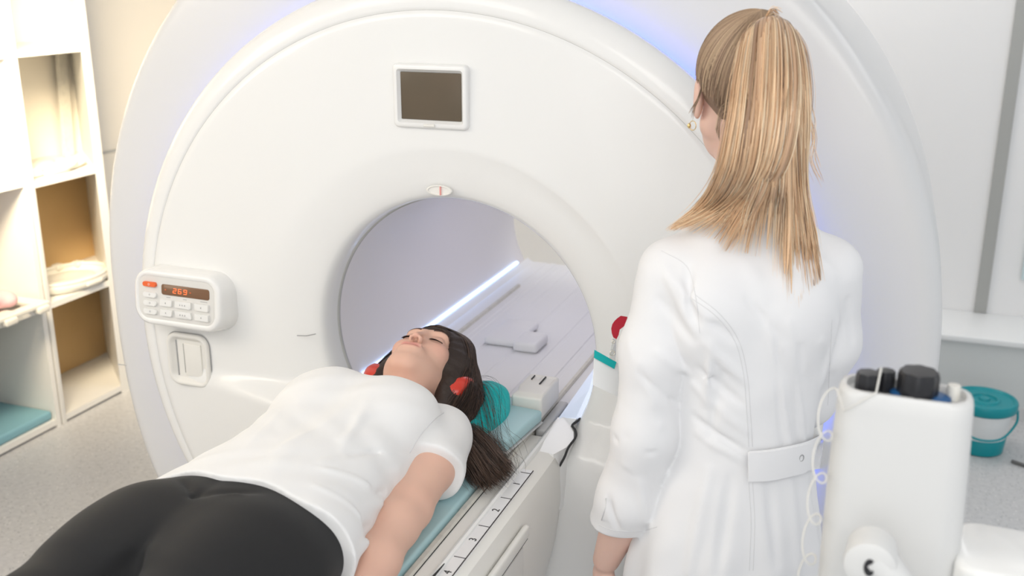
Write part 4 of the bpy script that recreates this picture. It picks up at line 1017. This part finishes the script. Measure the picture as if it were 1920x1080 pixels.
def coat_base(P):
    d = trunk(P, 2, NT, 2.15)
    # bust, shoulder blades and small of the back
    for s in (-1, 1): d = smin(d, ell(P, (s*.078, .090, 1.205), (.078, .062, .075)), .04)
    for s in (-1, 1): d = smin(d, ell(P, (s*.066, -.060, 1.275), (.055, .045, .080)), .04)
    sl = None
    for A, R_, hem in ((LA, (.058, .056, .054, .056, .058), .838), (RA, (.058, .058, .056, .056, .056), .0)):
        a = chain(P, A, R_, .03)
        a = smax(a, f32(hem)-P[2]+f32(.15)*(P[1]-f32(.04)), .004) if hem else smax(a, P[1]-f32(.19), .004)
        sl = a if sl is None else np.minimum(sl, a)
    k_ = f32(.004)+f32(.020)*np.clip((P[2]-f32(1.24))/f32(.09), 0, 1)
    return smin(d, sl, k_)
def cam_ray_local(u, v):
    r = ray(u, v); return (CAM-NP) @ NR, (r/np.linalg.norm(r)) @ NR
def coat_hit(px, lift=0.0, f=None):
    """points of the coat seen at photo pixels, in her own axes"""
    px = np.array(px, float); O, D = [], []
    for u, v in px: o_, d_ = cam_ray_local(u, v); O.append(o_); D.append(d_)
    O = np.array(O)+np.array(D)*.9; D = np.array(D)
    X = march(f or coat_base, O, D, 90, 1.6); return X-D*lift
FOLDS = [([(1335, 640), (1322, 760)], .008, .005), ([(1355, 700), (1330, 820)], .008, -.005), ([(1420, 560), (1500, 700)], .014, .004), ([(1400, 560), (1470, 640)], .010, -.004),([(1285, 520), (1300, 600)], .008, -.007), ([(1380, 640), (1330, 600)], .01, -.004),  # photo pixels of each fold: path, width, height
 ([(1235, 560), (1300, 640)], .012, -.006), ([(1245, 500), (1285, 590)], .012, .004), ([(1290, 500), (1308, 610)], .009, -.006),
 ([(1255, 520), (1340, 600)], .012, .006), ([(1320, 640), (1400, 720)], .010, .005), ([(1310, 690), (1395, 760)], .009, -.004), ([(1300, 720), (1400, 810)], .009, .005),
 ([(1300, 780), (1400, 850)], .009, -.005), ([(1305, 810), (1400, 870)], .007, .004), ([(1440, 600), (1482, 838)], .0058, .007), ([(1455, 640), (1468, 838)], .0058, -.006), ([(1480, 600), (1508, 832)], .0058, .007), ([(1500, 650), (1497, 835)], .009, -.006), ([(1540, 640), (1532, 825)], .008, .006), ([(1560, 700), (1545, 815)], .007, -.005),
 ([(1400, 860), (1330, 830)], .008, .004), ([(1440, 900), (1455, 1060)], .010, -.006), ([(1480, 900), (1500, 1080)], .012, .006), ([(1520, 900), (1545, 1080)], .010, -.006), ([(1330, 880), (1290, 1080)], .013, .007), ([(1370, 900), (1345, 1080)], .012, -.006), ([(1540, 880), (1558, 980)], .008, .006),
 ([(1180, 640), (1230, 760)], .010, .005), ([(1200, 700), (1270, 760)], .009, -.006), ([(1230, 660), (1290, 700)], .009, .005), ([(1160, 760), (1240, 800)], .009, .005), ([(1150, 820), (1230, 850)], .008, -.005), ([(1170, 870), (1250, 890)], .009, .005), ([(1140, 930), (1160, 995)], .008, -.006), ([(1200, 900), (1215, 990)], .011, .005), ([(1170, 560), (1200, 680)], .010, .004), ([(1160, 700), (1175, 820)], .009, -.004),
 ([(1590, 560), (1600, 640)], .008, -.006), ([(1570, 600), (1540, 720)], .010, .005), ([(1390, 480), (1440, 560)], .02, .003), ([(1520, 470), (1570, 520)], .015, .003)]
FS = []
for pth, w_, h_ in FOLDS:
    X = coat_hit(pth); FS.append((X[0], X[1], w_*.8, h_*1.3))
def coat_f(P):
    d = coat_base(P)
    for a, b, w_, h_ in FS: d = d-ridge(P, a, b, w_, h_)
    d = d-f32(.0010)*np.sin(P[0]*42+3*np.sin(P[2]*19)).astype(f32)*np.sin(P[2]*33+P[1]*50).astype(f32)
    # hem sway
    d = d-f32(.010)*np.clip((f32(1.0)-P[2])/f32(.5), 0, 1)*np.sin(np.arctan2(P[1], P[0])*9).astype(f32)
    # neck opening
    d = smax(d, -cone(P, (-.006, .055, 1.62), (0, .03, 1.395), .056, .060), .003)
    return d
ct = sculpt('coat', coat_f, axis((-.31, .0036), .29), axis((-.20, .0036), .24), axis((.46, .006), (.78, .0036), 1.49), 'coat', nur, it=2)
ct['label'] = 'white three-quarter sleeved medical coat'
# stand collar
cr = []
for r, z0, z1 in ((.060, 1.44, 1.478),):
    for k, (rr, zz) in enumerate(((.066, 1.405), (.064, 1.430), (.0625, 1.452), (.0605, 1.452), (.060, 1.43))):
        cr.append([(rr*math.cos(a)*1.0, .020+rr*.95*math.sin(a), zz-.016*max(0, math.sin(a))) for a in np.linspace(0, 2*math.pi, 48, endpoint=False)])
o = loft('collar', cr, 'coat', nur, caps=False, ang=60)
CF = lambda P: coat_f(P)
def seam_line(name, px, n, r=.0007, m='seam', lift=.0002, par=None):
    X = coat_hit(spline([(u, v, 0) for u, v in px], n)[:, :2], lift, coat_f); return tube(name, X, r, m, par or ct, n=5)
M['stitch'] = mat('stitching', (.72, .72, .73), .8)
for px in ([(1298, 560), (1345, 595), (1378, 640), (1394, 700), (1400, 770), (1404, 838)], [(1304, 553), (1351, 590), (1385, 638), (1401, 700), (1407, 770), (1411, 838)], [(1404, 905), (1408, 980), (1405, 1070)], [(1411, 905), (1415, 980), (1412, 1070)], [(1560, 600), (1556, 680), (1552, 760)], [(1240, 470), (1288, 500), (1305, 560), (1312, 625)]):
    seam_line('stitch_line', px, 26, .0006, 'stitch')
# half belt across the back with a snap button
def strip(name, top, bot, n, lift, thick, m, par, f=coat_f):
    A = coat_hit(spline([(u, v, 0) for u, v in top], n)[:, :2], lift, f); B = coat_hit(spline([(u, v, 0) for u, v in bot], n)[:, :2], lift, f)
    C_ = (A+B)/2; cen = np.array([0, 0, 0])
    rings = []
    for i in range(n):
        nrm = np.array([C_[i][0]*.5, C_[i][1], 0]); nrm /= np.linalg.norm(nrm)
        a, b = A[i], B[i]
        # smooth out fold wobble
        rings.append([a, a+nrm*thick, (a+b)/2+nrm*thick*1.25, b+nrm*thick, b, (a+b)/2])
    return loft(name, rings, m, par, ang=50)
belt_f = lambda P: coat_base(P)-f32(.006)
bl = strip('belt', [(1404, 846), (1440, 843), (1480, 836), (1515, 827), (1545, 811), (1554, 800)], [(1404, 898), (1440, 898), (1475, 892), (1505, 882), (1530, 880), (1553, 876)], 24, .0, .0035, 'coat', ct, belt_f)
bl2 = strip('belt_tab', [(1402, 848), (1440, 845), (1480, 838), (1512, 831), (1521, 829)], [(1402, 901), (1440, 900), (1475, 893), (1508, 884), (1516, 871)], 20, .003, .004, 'coat', ct, belt_f)
bc, bd = coat_hit([(1503, 859)], .0125, belt_f)[0], cam_ray_local(1505, 859)[1]
bn = np.array([bc[0]*.5, bc[1], 0]); bn /= np.linalg.norm(bn); bs = np.cross(bn, [0, 0, 1.]); 
o = tube('snap_button', [bc+bs*.0045*math.cos(a)+np.array([0, 0, 1])*.0055*math.sin(a) for a in np.linspace(0, 2*math.pi, 24, endpoint=False)], .0009, 'print', bl2, n=6, closed=True)
# cuff slit and its little strap on the left sleeve
cs = coat_hit([(1122, 900), (1136, 935), (1128, 975), (1118, 1000)], .0006, coat_f)
tube('cuff_slit', spline(cs, 16), .0011, 'stitch', ct, n=5)
cs = coat_hit([(1116, 915), (1122, 930)], .002, coat_f); tube('cuff_button', [cs[0]*.7+cs[1]*.3, cs[0]*.3+cs[1]*.7], [.003, .003], 'coat', ct, n=12)
seam_line('cuff_hem', [(1122, 984), (1150, 994), (1200, 996), (1232, 988)], 20, .0006, 'stitch')
# shoes
for s in (-1, 1):
    o = sculpt('shoe', lambda P, s=s: smax(smin(cone(P, (s*.09, -.03, .05), (s*.10, .14, .035), .046, .036), cone(P, (s*.09, -.02, .09), (s*.09, -.02, .05), .045, .046), .03), f32(.001)-P[2], .004), axis((s*.095-.07, .005), s*.095+.07), axis((-.10, .005), .20), axis((-.01, .005), .15), 'shoe', nur)

# ---- hair
M['blond'] = attr_mat('blond_hair', .36, .5)
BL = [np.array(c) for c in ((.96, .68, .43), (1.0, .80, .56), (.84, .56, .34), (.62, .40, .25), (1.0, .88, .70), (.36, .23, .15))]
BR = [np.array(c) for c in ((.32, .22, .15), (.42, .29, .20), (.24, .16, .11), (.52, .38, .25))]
def capf(P):
    Q = nh(P); X = np.abs(Q[0])
    d = ell([X, Q[1], Q[2]], (0, .029, -.018), (.0785, .0905, .0985))
    pl_ = f32(-.012)-(f32(.78)*Q[1]-f32(.62)*Q[2])
    pl_ = np.maximum(pl_, f32(-.010)-Q[1]-np.maximum(X-f32(.045), 0)*f32(-1.4)-f32(.035))
    return smax(d, pl_, .010)
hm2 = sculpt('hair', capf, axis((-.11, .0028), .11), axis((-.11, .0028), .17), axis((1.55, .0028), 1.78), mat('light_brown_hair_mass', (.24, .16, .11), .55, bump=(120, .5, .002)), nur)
hm2['label'] = 'blond hair tied in a high ponytail'
PT = nh_inv((.004, .108, -.060))                       # where the tail is tied
# swept strands from the hairline to the tie
starts = []
for i in range(2600):
    th = RNG.rand()*2*math.pi; ph = RNG.rand()
    x = math.sin(th); # ring of the hairline
    z_ = math.cos(th)
    y_ = (.80*z_*.09 if z_ > 0 else .95*z_*.09)-.012+.030*abs(x)*(1 if z_ < 0 else .4)
    starts.append((.079*x, y_, .085*z_-.018))
starts = np.array(starts); k = 16; S = []
c0 = np.array([0, .025, -.018])
tip = np.array([.004, .112, -.058])
for p in starts:
    a = p-c0; b = tip-c0; la, lb = np.linalg.norm(a), np.linalg.norm(b); a = a/la; b = b/lb
    om = math.acos(np.clip(a@b, -1, 1)); f0 = RNG.rand()*.35; t = np.linspace(f0, 1, k)[:, None]
    q = (np.sin((1-t)*om)*a+np.sin(t*om)*b)/math.sin(om); q += RNG.normal(0, .006, 3)*np.sin(t*math.pi)
    S.append(q/np.linalg.norm(q, axis=1, keepdims=True))
S = np.array(S); er = 1/np.sqrt((S[..., 0]/.0785)**2+(S[..., 1]/.0905)**2+(S[..., 2]/.0985)**2)
lift = .0008+.0016*RNG.rand(len(S), 1)+.006*np.linspace(0, 1, k)[None]**6
Q_ = c0+np.array([0, .004, 0])+S*(er+lift)[..., None]
W_ = np.array([nh_inv(p) for p in Q_.reshape(-1, 3)]).reshape(Q_.shape)
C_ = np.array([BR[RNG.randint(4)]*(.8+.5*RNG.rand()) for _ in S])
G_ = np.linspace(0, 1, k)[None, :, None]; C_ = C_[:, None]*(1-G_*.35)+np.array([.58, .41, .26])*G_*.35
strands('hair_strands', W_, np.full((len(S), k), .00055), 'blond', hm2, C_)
tube('hair_tie', [PT+np.array([.011*math.cos(a), -.004+.006*math.sin(a), -.004+.007*math.sin(a)]) for a in np.linspace(0, 2*math.pi, 24, endpoint=False)], .003, mat('hair_tie_cloth', (.30, .20, .12), .7), hm2, closed=True)
def gp_(pts): return [n_loc(at(u, v, t)) for u, v, t in pts]
h0 = n_wld(PT); td = float((h0-CAM)@FW); print('tie at depth', td, 'pixel', 960+FPX*float((h0-CAM)@RT)/td, 540-FPX*float((h0-CAM)@UP)/td)
D0 = td
def back(u, v, off): return coat_hit([(u, v)], off)[0]
guides_sweep = [
 [(1440, 44, D0), (1404, 62, D0-.035), (1388, 130, D0-.070), (1374, 230, D0-.095), (1352, 325, D0-.09), (1312, 388, D0-.06), (1240, 440, None)],
 [(1441, 38, D0), (1422, 48, D0-.048), (1412, 130, D0-.09), (1402, 240, D0-.115), (1384, 330, D0-.11), (1340, 388, D0-.07), (1246, 438, None)],
 [(1443, 34, D0), (1442, 42, D0-.055), (1438, 130, D0-.10), (1430, 240, D0-.12), (1410, 330, D0-.11), (1360, 388, D0-.07), (1262, 438, None)],
 [(1445, 32, D0), (1460, 44, D0-.055), (1466, 130, D0-.10), (1460, 240, D0-.12), (1438, 322, D0-.115), (1392, 385, D0-.07), (1340, 470, None)],
 [(1448, 34, D0), (1476, 52, D0-.05), (1488, 130, D0-.09), (1482, 230, D0-.115), (1462, 310, D0-.115), (1420, 375, D0-.08), (1350, 492, None)]]
guides_fall = [
 [(1448, 34, D0), (1442, 50, D0-.045), (1440, 130, D0-.085), (1440, 250, D0-.095), (1428, 340, D0-.09), (1405, 400, D0-.06), (1384, 490, None)],
 [(1448, 32, D0), (1455, 48, D0-.048), (1460, 130, D0-.088), (1464, 250, D0-.098), (1462, 340, D0-.09), (1456, 395, D0-.06), (1448, 510, None)],
 [(1450, 32, D0), (1470, 50, D0-.045), (1478, 130, D0-.085), (1480, 250, D0-.095), (1482, 350, D0-.075), (1487, 440, None), (1494, 605, None)],
 [(1452, 34, D0), (1478, 54, D0-.045), (1490, 130, D0-.078), (1494, 250, D0-.09), (1498, 350, D0-.065), (1509, 440, None), (1524, 560, None)],
 [(1454, 40, D0), (1488, 64, D0-.035), (1503, 130, D0-.055), (1506, 220, D0-.07), (1502, 340, D0-.055), (1522, 440, None), (1541, 545, None)]]
def conv(g):
    out = []; g = [list(q) for q in g]; fi = [i for i, q in enumerate(g) if q[2] is None][0]
    X = n_wld(back(g[fi][0], g[fi][1], .010)); tdp = float((X-CAM)@FW); g[fi-1][2] = min(g[fi-1][2]*.35+tdp*.65, float((n_wld(back(g[fi-1][0], g[fi-1][1]+14, .012))-CAM)@FW)-.006)
    g[fi-2][2] = g[fi-2][2]*.8+g[fi-1][2]*.2
    for u, v, t in g:
        if t is None:
            q = back(u, v, .008); hit = abs(float(coat_base([np.array([x], f32) for x in q])[0])) < .02
            if not hit: q = n_loc(at(u, v, last+.01))
        else: q = n_loc(at(u, v, t))
        last = float((n_wld(q)-CAM)@FW); out.append(q)
    return out
GS, GF = [conv(g) for g in guides_sweep], [conv(g) for g in guides_fall]
def pony(GG, WT, n, k, sp, r, cols):
    G = np.array([spline(g, k) for g in GG]); m_ = len(G); t = np.linspace(0, 1, k); out = []; CC = []; RR = []
    CW = np.cumsum(WT)/sum(WT)
    for i in range(n):
        u = np.clip(np.interp(RNG.rand(), np.concatenate([[0], CW]), np.arange(m_+1)-.5), 0, m_-1.001); a = int(u); f = u-a; p = G[a]*(1-f)+G[a+1]*f
        off = RNG.normal(0, 1, 3)*np.array([1, 1, .3]); s_ = (sp*(.35+.65*np.sin(np.minimum(t*1.6, 1)*math.pi/2)))[:, None]
        wv = np.sin(t*(2+3*RNG.rand())*math.pi+RNG.rand()*6)[:, None]*RNG.normal(0, 1, 3)*.0016
        q = p+off*s_+wv*t[:, None]
        end = int(k*(.70+.30*RNG.rand()**.75)); q = spline(q[:end], k)
        out.append(q); c = cols[min(len(cols)-1, int(abs(RNG.normal(0, 1.6))))] if RNG.rand() < .8 else cols[RNG.randint(len(cols))]
        CC.append(c*(.82+.36*RNG.rand())); rr = r*(.6+.8*RNG.rand()); RR.append(np.concatenate([np.full(k-4, rr), [rr*.8, rr*.6, rr*.4, rr*.15]]))
    return np.array(out), np.array(RR), np.array(CC)
for GG, WT, n_, nm in ((GF, [.8, .45, 1.2, 1.2, .9], 1500, 'ponytail'), (GS, [.9, 1, 1.1, 1.1, .9], 2300, 'swept_ponytail')):
    P_, R_, C_ = pony(GG, WT, 60, 34, .0045, .0040, [BL[2], BL[3], BL[5]])
    strands(nm+'_core', P_, R_, 'blond', hm2, C_)
    P_, R_, C_ = pony(GG, WT, n_, 34, .0048, .00055, BL)
    tt = np.linspace(0, 1, 34)[None, :, None]
    strands(nm, P_, R_, 'blond', hm2, C_[:, None]*(.90+.14*tt))
# wisps
def wisps(name, gl, n, sp, cols, r=.00035):
    P_, R_, C_ = hair_bunch([[n_loc(at(u, v, t)) for u, v, t in g] for g in gl], n, 20, .001, sp, cols, r); return strands(name, P_, R_, 'blond', hm2, C_)
wisps('wisp', [[(1318, 150, D0+.04), (1308, 180, D0+.05), (1300, 195, D0+.05), (1292, 205, D0+.05)], [(1322, 150, D0+.04), (1312, 185, D0+.05), (1306, 200, D0+.05), (1300, 225, D0+.05)]], 14, .003, BR)
wisps('wisp', [[(1516, 170, D0), (1524, 210, D0+.02), (1518, 250, D0+.02), (1526, 300, D0+.02)], [(1516, 230, D0), (1527, 270, D0), (1520, 310, D0), (1540, 350, D0)]], 16, .005, BL)
wisps('wisp', [[(1498, 62, D0), (1515, 110, D0), (1519, 170, D0), (1516, 240, D0)], [(1490, 52, D0), (1512, 90, D0), (1523, 160, D0), (1522, 210, D0)]], 14, .003, BL)
wisps('wisp', [[(1340, 240, D0-.02), (1350, 200, D0-.02), (1365, 190, D0-.03), (1380, 170, D0-.04)], [(1350, 265, D0-.02), (1352, 230, D0-.03), (1365, 215, D0-.03), (1378, 200, D0-.04)]], 20, .004, BR)
wisps('wisp', [[(1438, 36, D0-.02), (1442, 25, D0-.03), (1450, 20, D0-.03), (1462, 28, D0-.03)], [(1430, 38, D0-.02), (1440, 22, D0-.02), (1448, 18, D0-.02), (1456, 24, D0-.02)]], 30, .003, BL)

# earring
ea = nh_inv((-.083, -.047, -.014)); ew = n_wld(ea)
er_ = empty('earring', ew); tag(er_, 'small gold hoop earring in the left ear of the standing woman', 'earring')
kid(tube('hoop', [ew+np.array([.0075*math.cos(a)*.8, -.004*math.cos(a), -.006+.0075*math.sin(a)]) for a in np.linspace(0, 2*math.pi, 28, endpoint=False)], .0007, 'gold', n=6, closed=True), er_)
kid(sculpt('stud', lambda P: ell(P, tuple(ew+np.array([-.005, -.004, -.006])), (.003, .003, .0045)), axis((ew[0]-.010, .0008), ew[0]+.002), axis((ew[1]-.009, .0008), ew[1]+.002), axis((ew[2]-.013, .0008), ew[2]+.002), 'gold'), er_)

# name badge hanging at her chest, seen past the left arm
TB = 1.835
def bt(u, v, dt=0): return at(u, v, TB+dt)
bg = empty('id_badge', bt(1135, 680)); tag(bg, 'white name badge with a teal stripe clipped at the chest of the coat', 'badge')
def plate(name, px, m, dt=0, th=.0016):
    A = [bt(u, v, dt+q) for u, v, q in px]; n_ = np.cross(A[1]-A[0], A[2]-A[0]); n_ /= np.linalg.norm(n_)
    return kid(loft(name, [A, [a+n_*th for a in A]], m, ang=20), bg)
plate('card', [(1115, 656, 0), (1192, 700, .03), (1188, 758, .03), (1112, 722, 0)], 'ledge')
plate('teal_stripe', [(1115, 656, -.001), (1156, 679, .012), (1152, 692, .012), (1114, 671, -.001)], 'tealcard', -.002)
kid(loft('holder', [[bt(u, v, q+.001*k) for u, v, q in ((1152, 602, .018), (1157, 597, .02), (1164, 592, .02), (1176, 594, .02), (1180, 606, .02), (1170, 612, .018), (1162, 618, .014), (1160, 628, .01), (1156, 636, .008), (1150, 633, .008), (1147, 625, .008), (1146, 616, .01), (1148, 608, .015))] for k in (0, 5)], 'redrub', ang=40), bg)
kid(loft('clip_strap', [[bt(u, v, q+.001*k) for u, v, q in ((1149, 634, .008), (1156, 636, .008), (1154, 678, .010), (1142, 672, .004))] for k in (0, 1)], 'clear', ang=40), bg)
for u, v, r in ((1150, 641, .0022), (1148, 662, .0042)):
    c = bt(u, v, .003); kid(tube('snap', [c+RT*r*math.cos(a)+UP*r*math.sin(a) for a in np.linspace(0, 2*math.pi, 20, endpoint=False)], .0009, 'chrome', n=6, closed=True), bg)
kid(tube('reel_cord', [bt(1186, 612, .02), n_wld(np.array([-.150, .085, 1.215])), n_wld(np.array([-.118, .105, 1.235]))], .0012, 'redrub', n=6), bg)
